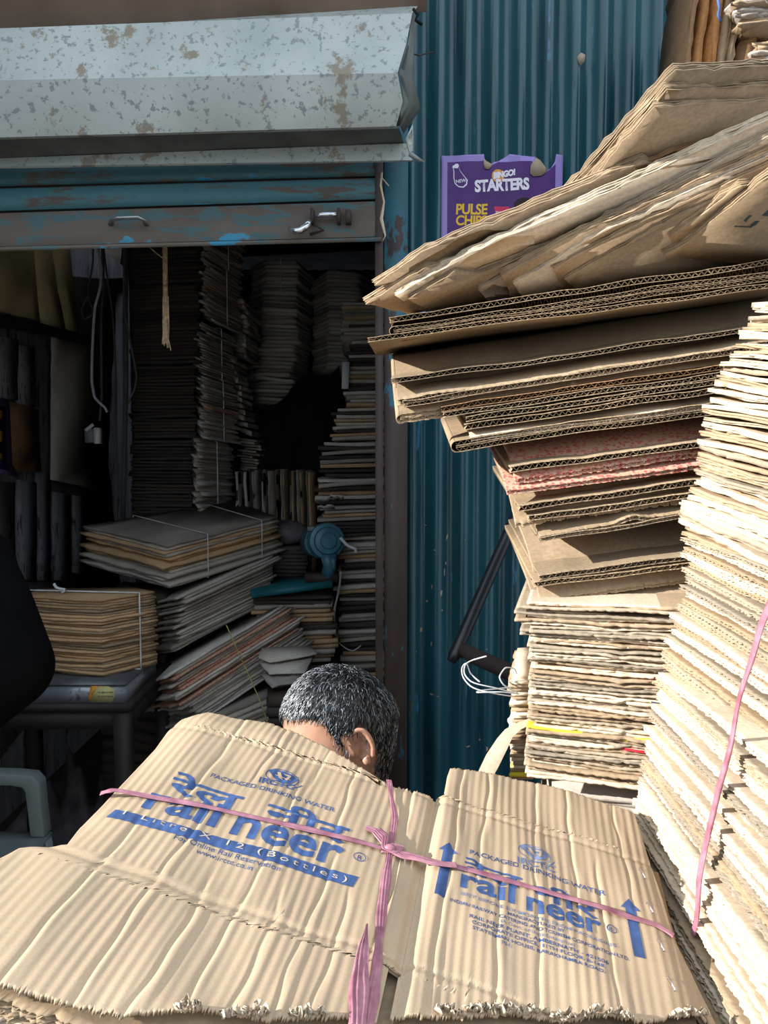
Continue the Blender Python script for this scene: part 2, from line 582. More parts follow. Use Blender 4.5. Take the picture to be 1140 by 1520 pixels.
# ------------------------------------------------------------------ tied bundles of flattened cartons
def bundle(label, outline, z0, z1, n, mat, lean=(0, 0), tilt=(0, 0), jit=0.008, twine=None, group=None, seed=0, jag=0.002,
           cat='cardboard bundle', name='carton_bundle', fill=0.82, step=0.035, odd=None, tmat='twine', tw=0.0022, part='flattened_carton'):
    rng = np.random.default_rng(seed + 100)
    outline = np.array(outline, float)
    c = outline.mean(0)
    root = thing(name, label, cat, (c[0], c[1], z0), group)
    H = z1 - z0
    for i in range(n):
        f = i / n
        o = outline + (rng.normal(0, jit * 0.5, 2)) + np.array(lean) * f
        rot = rng.normal(0, 0.015)
        d = o - o.mean(0)
        d = (d @ np.array([[math.cos(rot), math.sin(rot)], [-math.sin(rot), math.cos(rot)]])) * (1 + rng.normal(0, jit * 0.6 / 0.3))
        o = o.mean(0) + d
        sub = outline_sub(o, step, rng, jag)
        z = z0 + H * f
        bow = rng.normal(0, H / n * 0.15, 2)
        zz = z + tilt[0] * (sub[:, 0] - c[0]) + tilt[1] * (sub[:, 1] - c[1]) + bow[0] * np.sin((sub[:, 0] - c[0]) * 12)
        mb = MB()
        prism(mb, np.column_stack([sub, zz]), (0, 0, 1), H / n * fill * rng.uniform(0.8, 1.08))
        mm = mat
        if isinstance(mat, (list, tuple)):
            mm = mat[rng.integers(len(mat))]
        if odd and i in odd:
            mm = odd[i]
        mb.build(part, mm, root)
    if twine:
        mb = MB()
        for (i, f, g) in twine:
            # band around the bundle: up the face i at fraction f, over the top, down opposite
            k = len(outline)
            a = outline[i] * (1 - f) + outline[(i + 1) % k] * f
            j = (i + k // 2) % k
            b = outline[(j + 1) % k] * (1 - g) + outline[j] * g
            dirv = (a - b) / np.linalg.norm(a - b)
            e = jit * 1.0 + 0.004
            pts = []
            for (q, z, s, ff) in ((a, z0, 1, 0), (a, z1 + 0.003, 1, 1), (b, z1 + 0.003, -1, 1), (b, z0, -1, 0)):
                q2 = q + dirv * e * s + np.array(lean) * ff
                pts.append([q2[0], q2[1], z + tilt[0] * (q[0] - c[0]) + tilt[1] * (q[1] - c[1])])
            strap_loop(mb, pts, tw, 0.001)
        mb.build('twine', tmat, root, smooth=True)
    return root


def W2(px, py, Y):
    p = P(px, py, Y)
    return (p[0], p[1])


def zat(py, Y):
    return P(570, py, Y)[2]


# ------------------------------------------------------------------ lettering laid on a surface
def text_np(body, bold=0.0, shear=0.0, space=1.0, lines=1.0):
    c = bpy.data.curves.new('lettering', 'FONT')
    c.body = body
    c.offset = bold
    c.shear = shear
    c.space_character = space
    c.space_line = lines
    c.resolution_u = 4
    o = bpy.data.objects.new('lettering', c)
    COL.objects.link(o)
    dg = bpy.context.evaluated_depsgraph_get()
    dg.update()
    me = bpy.data.meshes.new_from_object(o.evaluated_get(dg))
    bpy.data.objects.remove(o)
    bpy.data.curves.remove(c)
    return me


def slice_mesh(me, xf, gx, gy):
    """apply xf (2x3 affine) to the flat mesh then cut it on a grid so it can follow a curved face"""
    bm = bmesh.new()
    bm.from_mesh(me)
    for v in bm.verts:
        x, y = v.co.x, v.co.y
        v.co = (xf[0][0] * x + xf[0][1] * y + xf[0][2], xf[1][0] * x + xf[1][1] * y + xf[1][2], 0)
    if len(bm.verts):
        xs = [v.co.x for v in bm.verts]
        ysv = [v.co.y for v in bm.verts]
        for axis, g, lo, hi in ((0, gx, min(xs), max(xs)), (1, gy, min(ysv), max(ysv))):
            if not g:
                continue
            k = math.ceil(lo / g)
            while k * g < hi:
                no = (1, 0, 0) if axis == 0 else (0, 1, 0)
                co = (k * g, 0, 0) if axis == 0 else (0, k * g, 0)
                bmesh.ops.bisect_plane(bm, geom=bm.verts[:] + bm.edges[:] + bm.faces[:], plane_co=co, plane_no=no, dist=1e-6)
                k += 1
    V = np.array([v.co[:] for v in bm.verts])
    bm.verts.index_update()
    Fs = [[v.index for v in f.verts] for f in bm.faces]
    bm.free()
    bpy.data.meshes.remove(me)
    return V, Fs


def poly_me(loops):
    me = bpy.data.meshes.new('shape')
    V, Fs = [], []
    for lp in loops:
        k = len(V)
        V += [(x, y, 0) for x, y in lp]
        Fs.append(list(range(k, k + len(lp))))
    me.from_pydata(V, [], Fs)
    return me
# ================================================================== camera, light
cam = bpy.data.cameras.new('camera')
cam.sensor_fit = 'VERTICAL'
cam.sensor_height = 36
cam.sensor_width = 27
cam.lens = 27.0
cam.clip_start = 0.01
co = bpy.data.objects.new('camera', cam)
COL.objects.link(co)
co.location = CAM
co.rotation_euler = (math.radians(90) - PIT, 0, 0)
SC.camera = co

TOSUN = nrm((-0.90, -0.22, 0.36))
sun = bpy.data.lights.new('sun', 'SUN')
sun.energy = 10.5
sun.angle = math.radians(0.6)
sun.color = (1.0, 0.965, 0.91)
so = bpy.data.objects.new('sun', sun)
COL.objects.link(so)
so.rotation_euler = Vector(TOSUN).to_track_quat('Z', 'Y').to_euler()
so.location = (-4, -2, 5)

w = bpy.data.worlds.new('sky')
SC.world = w
w.use_nodes = True
bg = w.node_tree.nodes['Background']
wnt = w.node_tree
wtc = wnt.nodes.new('ShaderNodeTexCoord')
wsx = wnt.nodes.new('ShaderNodeSeparateXYZ')
wnt.links.new(wtc.outputs['Generated'], wsx.inputs[0])
# hazy sky, a little dimmer toward the rooftops at the horizon
wnt.links.new(ramp(wnt, wsx.outputs[2], [(0.0, (0.42, 0.46, 0.50)), (0.18, (0.66, 0.77, 0.88)), (0.6, (0.86, 1.0, 1.15))]), bg.inputs[0])
bg.inputs[1].default_value = 1.6
SC.view_settings.view_transform = 'Standard'
SC.view_settings.look = 'None'
SC.view_settings.gamma = 1
SC.view_settings.exposure = 0.0
SC.view_settings.use_curve_mapping = False

# ================================================================== the setting
YW = 2.10       # corrugated front wall
WP = 0.0718     # its pitch
WX0 = 0.1455


def struct_box(name, lo, hi, mat):
    mb = MB()
    lo, hi = np.array(lo, float), np.array(hi, float)
    mb.box((lo + hi) / 2, hi - lo)
    o = mb.build(name, mat)
    o['kind'] = 'structure'
    return o


struct_box('floor', (-4, -3, -0.1), (4, 5.2, 0.0), 'floor')
struct_box('wall_left', (-1.75, 2.1, 0), (-1.63, 5.1, 3.1), 'plank')
struct_box('wall_sun_blocker', (-1.75, 1.08, 0), (-1.63, 2.1, 5.0), 'soot')  # unseen wall added to keep direct sun off the shop front
struct_box('wall_right', (1.9, 2.12, 0), (2.0, 5.1, 3.1), 'soot')
struct_box('ceiling', (-1.75, 2.16, 2.75), (2.0, 5.1, 2.83), 'soot')


def wall_y(x, amp=0.012):
    return -amp * np.cos((x - WX0) / WP * 2 * np.pi)


def corrug(name, x0, x1, z0, z1, Y, amp, mat, pitch=WP, nz=2):
    xs = np.arange(x0, x1, pitch / 12)
    yy = Y - amp * np.cos((xs - WX0) / pitch * 2 * np.pi)
    zs = np.linspace(z0, z1, nz)
    G = np.stack([np.repeat(xs[:, None], nz, 1), np.repeat(yy[:, None], nz, 1), np.repeat(zs[None], len(xs), 0)], -1)
    mb = MB()
    mb.thick(G, G + np.array([0, 0.0012, 0]))
    o = mb.build(name, mat, smooth=False, auto=50)
    o['kind'] = 'structure'
    return o


corrug('wall_front', 0.055, 1.9, 0, 3.3, YW, 0.012, 'teal')
corrug('wall_back', -1.65, 1.9, 0, 2.8, 5.0, 0.010, 'dark_tin', pitch=0.085)

# brown fascia over the hood (top left of the opening)
mb = MB()
a0, a1 = P(-420, 62, 1.84), P(626, 0, 1.84)
x0, x1 = a0[0], 0.10
zf0, zf1 = P(-420, 56, 1.86)[2], P(600, 14, 1.86)[2]
mb.slab([(x0, 1.87, zf0), (x1, 1.87, zf1), (x1, 1.62, 3.1), (x0, 1.62, 3.1)], 0.01)
struct(mb.build('trim_1', 'fascia'))
struct_box('wall_lintel', (-1.75, 2.12, 2.36), (0.07, 2.16, 3.3), 'soot')

# ------------------------------------------------------------------ galvanised shutter hood
prof = [(1.87, (50, 8), 622), (1.80, (42, 20), 612), (1.785, (80, 65), 603), (1.76, (119, 108), 590), (1.775, (160, 150), 598), (1.80, (204, 187), 588),
        (1.812, (207, 190), 592)]
prof2 = [(1.812, (207, 190), 592), (1.905, (237, 214), 600), (1.895, (236, 213), 606)]
prof3 = [(1.895, (235, 213), 606), (1.885, (247, 238), 612), (1.890, (250, 240), 616)]


def hood_grid(pr, xl=-520, nx=40, seed=1):
    rng = np.random.default_rng(seed)
    G = []
    for (Y, (yl, yr), xr) in pr:
        row = []
        for t in np.linspace(0, 1, nx):
            px = xl + (xr - xl) * t
            py = yl + (yr - yl) * (px / 600.0)
            row.append(P(px, py, Y + 0.003 * math.sin(t * 31 + Y * 40) * (1 if 0.02 < t < 0.98 else 0)))
        G.append(row)
    return np.array(G)


hood = thing('shutter_hood', 'dented galvanised sheet-metal hood above the shop opening, torn at its right end', 'shutter hood', P(300, 200, 1.85))
mb = MB()
G = hood_grid(prof)
mb.thick(G, G + np.array([0, 0.002, 0.0]))
mb.build('hood_cover', 'galv', hood, auto=25)
mb = MB()
G = hood_grid(prof2)
mb.thick(G, G + np.array([0, 0.001, 0.002]))
mb.build('hood_underside', 'galv_dark', hood, auto=25)
mb = MB()
G = hood_grid(prof3)
mb.thick(G, G + np.array([0, 0.002, 0.0]))
mb.build('hood_lip', 'galv', hood, auto=25)
# curled torn end
mb = MB()
rng = np.random.default_rng(4)
rows = []
for k, (px, py, Y) in enumerate([(612, 20, 1.80), (606, 60, 1.79), (592, 106, 1.765), (598, 150, 1.775), (588, 187, 1.80)]):
    p = P(px, py, Y)
    row = [p]
    wd = [0.010, 0.014, 0.032, 0.040, 0.018][k]
    for j in range(1, 7):
        t = j / 6
        row.append(p + np.array([wd * (math.sin(t * 2.2)) + rng.normal(0, 0.0012), 0.05 * t + 0.01 * math.sin(t * 5 + k), rng.normal(0, 0.002)]))
    rows.append(row)
Gt = np.array(rows)
mb.thick(Gt, Gt + np.array([0.0015, 0.0, 0.001]))
mb.build('torn_end', 'galv_dark', hood)
mb = MB()
mb.slab([P(602, 206, 1.80), P(613, 183, 1.79), P(614, 226, 1.80), P(607, 228, 1.81)], 0.0012)
mb.slab([P(608, 224, 1.80), P(630, 240, 1.80), P(622, 241, 1.81), P(606, 232, 1.81)], 0.0012)
mb.build('torn_corner', 'galv', hood)
mb = MB()
mb.tube([P(614, 14, 1.80), P(620, 22, 1.79), P(617, 30, 1.79), P(626, 36, 1.80)], 0.004, 6)
mb.build('black_rag_scrap', 'tarp', hood)
mb = MB()
mb.tube([P(604, 78, 1.82), P(622, 82, 1.9), P(645, 77, 2.06)], 0.0018, 6)
tag(mb.build('wire_hook', 'steel_rusty'), 'thin dark wire sticking out from the hood over the teal wall', 'wire')

# ------------------------------------------------------------------ rolling shutter (nearly fully raised)
sh = thing('rolling_shutter', 'raised teal and rusty slatted shutter hanging below the metal hood', 'shutter', P(300, 360, 1.98))


def slat(yt, yb, Y, nm, mat, bulge=0.009):
    """yt, yb = (photo y at x=0, photo y at x=570)"""
    mb = MB()
    rows = []
    xr, xl = 566, -560
    for t in np.linspace(0, 1, 7):
        row = []
        for s in np.linspace(0, 1, 30):
            px = xl + (xr - xl) * s
            a = yt[0] + (yt[1] - yt[0]) * px / 570
            b = yb[0] + (yb[1] - yb[0]) * px / 570
            row.append(P(px, a + (b - a) * t, Y - bulge * math.sin(math.pi * t) ** 0.5 + 0.001 * math.sin(px * 0.03)))
        rows.append(row)
    Gs = np.array(rows)
    mb.thick(Gs, Gs + np.array([0, 0.0015, 0]))
    return mb.build(nm, mat, sh, auto=40)


slat((214, 200), (245, 230), 1.985, 'slat', 'slat_teal')
slat((248.5, 233.5), (276.5, 260.5), 1.980, 'slat', 'slat_teal')
slat((280, 264), (313, 295), 1.976, 'slat', 'slat_teal')
bar = slat((316.5, 298.5), (366, 351), 1.970, 'bottom_bar', 'slat_rust', 0.004)
mb = MB()
q = [P(-560, 381, 1.955), P(566, 352, 1.955), P(566, 352, 1.985), P(-560, 381, 1.985)]
mb.slab(q, -0.010)
mb.build('bottom_angle', 'slat_rust', sh)
mb = MB()
mb.slab([P(-560, 250, 2.0), P(566, 215, 2.0), P(566, 340, 2.0), P(-560, 370, 2.0)][::-1], 0.002)
mb.build('slat_hinge', 'steel_rusty', sh)
# handle
mb = MB()
mb.tube([P(164, 334, 1.965), P(166, 327, 1.945), P(176, 324, 1.938), P(205, 323, 1.938), P(214, 327, 1.945), P(217, 334, 1.965)], 0.0065, 8, flat=0.55)
h = mb.build('handle', 'steel_worn', sh, smooth=True)
# bolt and its bracket
mb = MB()
mb.lathe([(0.0, 0.0), (0.006, 0.0), (0.006, 0.052), (0, 0.052)], P(468, 319, 1.945), nrm(P(501, 318, 1.945) - P(468, 319, 1.945)), 12)
mb.build('bolt', 'chrome', sh, smooth=True)
mb = MB()
mb.box(P(464, 322, 1.955), (0.008, 0.03, 0.034))
mb.box(P(503, 322, 1.955), (0.008, 0.03, 0.034))
mb.box(P(517, 323, 1.955), (0.014, 0.022, 0.030))
mb.tube([P(463, 331, 1.95), P(480, 342, 1.95), P(460, 348, 1.955)], 0.004, 6)
mb.build('bolt_bracket', 'steel_rusty', sh)
mb = MB()
mb.tube([P(430, 338, 1.955), P(436, 343, 1.935), P(446, 343, 1.93), P(456, 334, 1.935), P(462, 326, 1.95)], [0.004, 0.007, 0.009, 0.009, 0.006], 10)
mb.build('bolt_knob', 'chrome', sh, smooth=True)

# ------------------------------------------------------------------ door post
post = thing('door_post', 'rusty steel post with flaking teal paint at the right side of the opening', 'post', (0.03, 2.0, 0))
mb = MB()
xl, xr = P(570, 600, 1.97)[0], P(605, 600, 1.97)[0]
mb.box(((xl + xr) / 2, 2.02, 1.3), (xr - xl, 0.10, 2.6))
mb.build('post_face', 'pillar', post)
mb = MB()
xg = P(557, 600, 1.96)[0]
mb.box(((xl + xg) / 2 - 0.001, 1.995, 1.2), (xl - xg - 0.002, 0.06, 2.4))
mb.build('shutter_guide', 'steel_rusty', post)
mb = MB()
mb.box((0.045, 1.985, zat(262, 1.96)), (0.02, 0.03, 0.03))
pp = [P(567, 256, 1.94), P(565, 275, 1.935), P(570, 300, 1.935), P(566, 325, 1.935), P(572, 350, 1.935), P(568, 358, 1.935)]
mb = MB()
mb.tube(pp, [0.003, 0.004, 0.003, 0.006, 0.003, 0.002], 6, flat=0.4)
mb.tube([P(566, 262, 1.94), P(572, 270, 1.93), P(577, 276, 1.93)], 0.003, 5, flat=0.4)
tag(mb.build('twisted_strip', 'kraft_light'), 'frayed pale strip tied to the top of the rusty door post', 'strip')

# ------------------------------------------------------------------ snack poster on the teal wall
px0, px1 = 655, 835
YP = YW - 0.015
XL = P(px0, 300, YP)[0]
XR = P(px1, 300, YP)[0]
ZT = P(745, 231, YP)[2]
PWid = XR - XL
SCL = PWid / 180.0     # metres per photo pixel


def on_poster(V, lift):
    """V in photo-pixel units measured from the poster's top-left corner (x right, y up)"""
    X = XL + V[:, 0] * SCL
    Z = ZT + V[:, 1] * SCL
    Y = YW - 0.0135 + 0.35 * (wall_y(X) + 0.012) * 0.35 - lift + 0.001 * np.sin(Z * 40)
    return np.column_stack([X, Y, Z])


poster = thing('advert_poster', 'purple snack poster with a torn lilac border stuck on the teal wall', 'poster', (XL, YW, ZT - 0.4))


def pshape(loops, lift, nm, mat, gx=4.0, gy=12.0, th=True, parent=None):
    V, Fs = slice_mesh(poly_me(loops), ((1, 0, 0), (0, 1, 0)), gx, gy)
    mb = MB()
    mb.add(on_poster(V, lift), [Fs])
    o = mb.build(nm, mat, parent or poster)
    if th:
        s = o.modifiers.new('t', 'SOLIDIFY')
        s.thickness = 0.0004
    return o


def ptext(body, x, y, width, nm, mat, bold=0.02, shear=0.0, space=1.0, rot=0.0, lift=0.0012, hs=1.0):
    me = text_np(body, bold, shear, space)
    xs = [v.co.x for v in me.vertices]
    s = width / (max(xs) - min(xs))
    c, sn = math.cos(rot), math.sin(rot)
    V, Fs = slice_mesh(me, ((s * c, -s * sn * hs, x - min(xs) * s), (s * sn, s * c * hs, y)), 4.0, None)
    mb = MB()
    mb.add(on_poster(V, lift), [Fs])
    return mb.build(nm, mat, poster)


edge = [(0, 0), (30, 1), (63, 3), (64, -6), (72, -13), (78, -9), (84, -8), (97, 0), (101, 3), (120, 0), (140, -1), (137, -12), (150, -25), (162, -18), (168, -8), (170, 3), (180, 1),
        (180, -240), (0, -240)]
pshape([edge], 0.0, 'paper_sheet', 'lilac')
pshape([[(9, -9), (63, -7), (64, -10), (74, -14), (84, -9), (134, -7), (138, -14), (150, -26), (160, -20), (169, -12), (170, -228), (9, -228)]], 0.0006, 'printed_panel', 'purple', th=False)
for k, lp in enumerate([[(63, -4), (66, -8), (73, -12), (74, -16), (70, -20), (64, -19), (62, -12)], [(140, -3), (146, -7), (154, -18), (155, -24), (148, -29), (136, -30), (131, -26), (132, -14)]]):
    V, Fs = slice_mesh(poly_me([lp]), ((1, 0, 0), (0, 1, 0)), 4.0, None)
    mb = MB()
    mb.add(on_poster(V, 0.004), [Fs])
    mb.build('torn_flap', 'torn', poster).modifiers.new('t', 'SOLIDIFY').thickness = 0.0006
ptext('STARTERS', 50, -51, 81, 'poster_title', 'white_ink', 0.045, 0.0, 0.95, rot=0.045, hs=1.2)
ptext('BINGO!', 77, -33, 34, 'brand_wordmark', 'white_ink', 0.06, 0.2, 0.95, rot=0.18, lift=0.0016, hs=1.15)
circ = lambda cx, cy, r, ry=None, k=20: [(cx + r * math.cos(t), cy + (ry or r) * math.sin(t)) for t in np.linspace(0, 2 * math.pi, k, endpoint=False)]
pshape([circ(84, -29, 9.5)], 0.0012, 'orange_spot', 'orange_ink', th=False)
ptext('PULSE', 22, -84, 47, 'poster_words', 'gold', 0.03, 0.05, 0.95, hs=1.15)
ptext('CHIPS', 22, -100, 46, 'poster_words', 'gold', 0.03, 0.05, 0.95, hs=1.08)
ptext('NEW', 22, -39, 15, 'bulb_word', 'white_ink', 0.02, 0.0, rot=0.1, lift=0.0014)
# bulb outline
bo = [(18, -22), (17, -16), (21, -11), (25, -13), (27, -20), (32, -27), (39, -35), (38, -42), (33, -46), (26, -45), (20, -40), (18, -32)]
out = bo
inn = [(26.5 + (x - 26.5) * 0.86, -29 + (y + 29) * 0.9) for x, y in bo]
loops = [[out[i], out[(i + 1) % 12], inn[(i + 1) % 12], inn[i]] for i in range(12)]
pshape(loops, 0.0012, 'bulb_drawing', 'white_ink', th=False)
pshape([[(16, -17), (17, -14), (24, -11), (26, -14), (24, -18)]], 0.0013, 'bulb_drawing', 'white_ink', th=False)
pshape([[(78, -73), (102, -73), (100, -80), (98, -98), (82, -98), (80, -80)]], 0.0012, 'printed_packet', 'red_ink', th=False)
ptext('STARTERS', 81, -83, 17, 'packet_word', 'white_ink', 0.02, lift=0.0018)
pshape([circ(90, -92, 4, 5)], 0.0018, 'packet_spot', 'orange_ink', th=False)
pshape([circ(122, -82, 10, 13)], 0.0012, 'printed_face', 'skin_print', th=False)
pshape([[(109, -76), (108, -68), (113, -63), (120, -60), (128, -60), (136, -64), (138, -71), (136, -78), (133, -72), (126, -69), (118, -70), (113, -73), (112, -84)]], 0.0016, 'printed_hair', 'hair_print', th=False)
pshape([circ(35, -116, 13, 8)], 0.0012, 'printed_chip', 'gold', th=False)

# scraps and paste marks on the wall
mb = MB()
for (px, py, w_, h_) in [(862, 88, 8, 10)]:
    c = P(px, py, YW - 0.012)
    pts = [c + np.array([a * w_ / 1140 * 2.1 / 1.0, 0, b * h_ / 1140 * 2.1]) for a, b in [(-.7, .3), (0, .9), (.8, .6), (.7, -.2), (.1, -.9), (-.3, -.6)]]
    prism(mb, pts[::-1], (0, -1, 0), 0.001)
tag(mb.build('paper_scrap', 'torn'), 'small pale paper scrap stuck high on the teal wall', 'paper scrap')
mb = MB()
rng = np.random.default_rng(11)
marks = [(664, 797, 5, 14), (660, 850, 3, 16), (655, 880, 5, 12), (641, 870, 3, 10), (634, 893, 7, 4), (626, 935, 6, 12), (640, 955, 4, 8), (656, 905, 4, 5), (662, 836, 2, 12), (722, 962, 6, 3),
         (696, 1108, 8, 4), (712, 1098, 4, 4), (722, 1110, 5, 10), (640, 1030, 9, 3), (650, 1032, 6, 2), (632, 780, 5, 4), (618, 967, 2, 3), (645, 816, 4, 3), (690, 800, 3, 2)]
for (px, py, w_, h_) in marks:
    c = P(px, py, YW)
    k = rng.integers(6, 10)
    pts = []
    for t in np.linspace(0, 2 * math.pi, k, endpoint=False):
        r = rng.uniform(0.3, 1.0)
        x = c[0] + r * math.cos(t) * w_ * 0.55 / 570
        z = c[2] + r * math.sin(t) * h_ * 0.55 / 570
        pts.append((x, YW + float(wall_y(np.array(x))) - 0.0006, z))
    mb.add(pts, [[list(range(k))[::-1]]])
tag(mb.build('paste_marks', 'torn'), 'scattered pale paste marks on the lower teal wall by the post', 'paste marks', kind='stuff')
# ================================================================== the leaning pile of big flattened cartons
YS = 1.15
G_S = 'cartons in the leaning pile'
YS9 = [0, 0.02, 0.06, 0.13, 0.22, 0.33, 0.5, 1]


def pile(label, a, b, th=0.008, plies=1, elev=8, depth=0.36, droop=(0.0, 0.3), mat='kraft', seed=0, Y=YS, dent=None, yb=None, lift=0.0, fold=True, jag=0.0014, wv=0.002, name='flattened_carton', gap=0.001, pitch=0.0095, D_in=0.0):
    A = P(a[0], a[1], Y)
    Bp = P(b[0], b[1], (yb or Y))
    e = nrm(Bp - A)
    B = A + e * (0.66 - max(0, (a[0] - 760) / 1140 * 0.6))
    dv = np.array([0.03 + D_in, math.cos(math.radians(elev)), math.sin(math.radians(elev))])
    D, C = A + dv * depth, B + dv * depth
    n = nrm(np.cross(B - A, D - A))
    tot = plies * th
    mb = MB()
    card(mb, A - n * tot / 2, B - n * tot / 2, C - n * tot / 2, D - n * tot / 2, th, plies, gap, pitch, jag, wv, droop, seed, YS9, fold=fold, dent=dent)
    o = mb.build(name, mat, origin=A)
    return tag(o, label, 'flattened carton', G_S)


S = [
    ('brown corrugated carton on top of the straight pile, under the fanned cartons', (578, 476), (1140, 388), dict(th=0.0085, elev=9)),
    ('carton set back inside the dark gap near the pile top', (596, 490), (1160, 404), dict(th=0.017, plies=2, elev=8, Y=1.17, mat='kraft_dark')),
    ('double-walled carton right under the dark gap near the pile top', (584, 492), (1140, 410), dict(th=0.0065, plies=2, elev=9)),
    ('carton with the leftmost tip, brown underside showing above the wide bare face', (546, 505), (1140, 424), dict(th=0.007, elev=4, Y=1.13, depth=0.3)),
    ('wide bare carton sagging toward the camera, shaded at its upper right', (583, 551), (1115, 464), dict(th=0.0065, plies=2, elev=12, droop=(0.075, 0.6), dent=(0.40, 0.006, 0.006), depth=0.33, mat='kraft')),
    ('carton directly below the wide sagging one', (581, 566), (1095, 492), dict(th=0.0075, elev=9)),
    ('carton with a faint pink printed top edge', (588, 586), (1092, 506), dict(th=0.009, elev=10, droop=(0.014, 0.2))),
    ('lowest carton of the far-overhanging group, bright at its left tip', (598, 600), (1090, 522), dict(th=0.009, elev=9)),
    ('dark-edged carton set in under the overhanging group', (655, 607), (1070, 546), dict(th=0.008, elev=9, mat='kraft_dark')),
    ('carton with frayed flutes, second under the overhang', (658, 617), (1066, 556), dict(th=0.008, elev=9)),
    ('carton third under the overhang with a thick fluted edge', (692, 624), (1060, 568), dict(th=0.008, elev=9)),
    ('carton fourth under the overhang, dull brown', (690, 636), (1052, 580), dict(th=0.009, elev=9)),
    ('thin flat carton above the white-ended pair', (698, 646), (1045, 596), dict(th=0.006, plies=1, elev=10, droop=(0.008, 0.2), mat='kraft_light')),
    ('double carton with a tall white left end', (677, 662), (1045, 610), dict(th=0.0085, plies=2, elev=9)),
    ('carton with pinkish print along its top face', (762, 688), (1040, 648), dict(th=0.0075, elev=14, droop=(0.030, 0.35), mat='redcard', depth=0.28, jag=0.002)),
    ('fluted carton between the two pink-printed ones', (757, 698), (1036, 660), dict(th=0.009, elev=9)),
    ('carton whose front shows a red lattice print', (751, 718), (1036, 678), dict(th=0.007, elev=14, droop=(0.016, 0.2), mat='redcard')),
    ('bare carton with a ragged lower edge under the red print', (762, 747), (1030, 708), dict(th=0.005, elev=14, droop=(0.038, 0.35), depth=0.28, jag=0.003)),
    ('carton with dark fluted edge under the ragged one', (770, 756), (1027, 718), dict(th=0.009, elev=9)),
    ('carton edge just above the buckled one', (784, 770), (1020, 736), dict(th=0.009, elev=9)),
    ('carton with a buckled lump in its front edge', (800, 788), (1010, 752), dict(th=0.007, elev=12, droop=(0.014, 0.25), dent=(0.22, 0.007, 0.02))),
    ('thin carton right above the tall bare face', (800, 801), (1005, 769), dict(th=0.0065, elev=9)),
    ('tall bare carton face in the lower pile, bright at its left end', (797, 846), (1025, 812), dict(th=0.006, elev=14, droop=(0.056, 0.5), depth=0.3)),
    ('carton with a folded corner below the tall bare face', (800, 857), (1020, 828), dict(th=0.008, elev=9)),
    ('carton with a touch of red at its left corner', (793, 870), (1012, 840), dict(th=0.008, elev=9)),
    ('lowest big carton of the leaning pile, resting on the tied bundle', (796, 893), (1005, 862), dict(th=0.006, elev=12, droop=(0.030, 0.4), depth=0.3)),
]
for k, (lab, a, b, kw) in enumerate(S):
    pile(lab, a, b, seed=k + 1, **kw)

# ------------------------------------------------------------------ the fan of tilted cartons on top
T0 = P(1003, 104, 1.0)
E1 = T0 - P(560, 430, 1.3)
E2 = np.array([1, 0.2, 0.15])
NF = nrm(np.cross(E1, E2))


def fan_pt(px, py, off, Nn=NF):
    d = P(px, py, 1.0) - CAM
    k = ((T0 - NF * off - CAM) @ Nn) / (d @ Nn)
    return CAM + d * k


G_F = 'fanned cartons on the pile'


def fan(label, pts, off, mat='kraft', th=0.005, seed=0, jag=0.0012, double=True):
    rng = np.random.default_rng(seed + 50)
    q = [fan_pt(x, y, off) for x, y in pts]
    sub = outline_sub(q, 0.014, rng, jag)
    mb = MB()
    prism(mb, sub, NF, th, core=True, inset=0.002, liner=0.0012)
    if double:
        q2 = [p + nrm(p - np.mean(q, 0)) * rng.uniform(-0.004, 0.003) for p in q]
        sub2 = outline_sub(q2, 0.014, rng, jag) + NF * (th + 0.0015)
        prism(mb, sub2, NF, th, core=True, inset=0.002, liner=0.0012)
    o = mb.build('flattened_carton', mat, origin=q[0])
    return tag(o, label, 'flattened carton', G_F), q


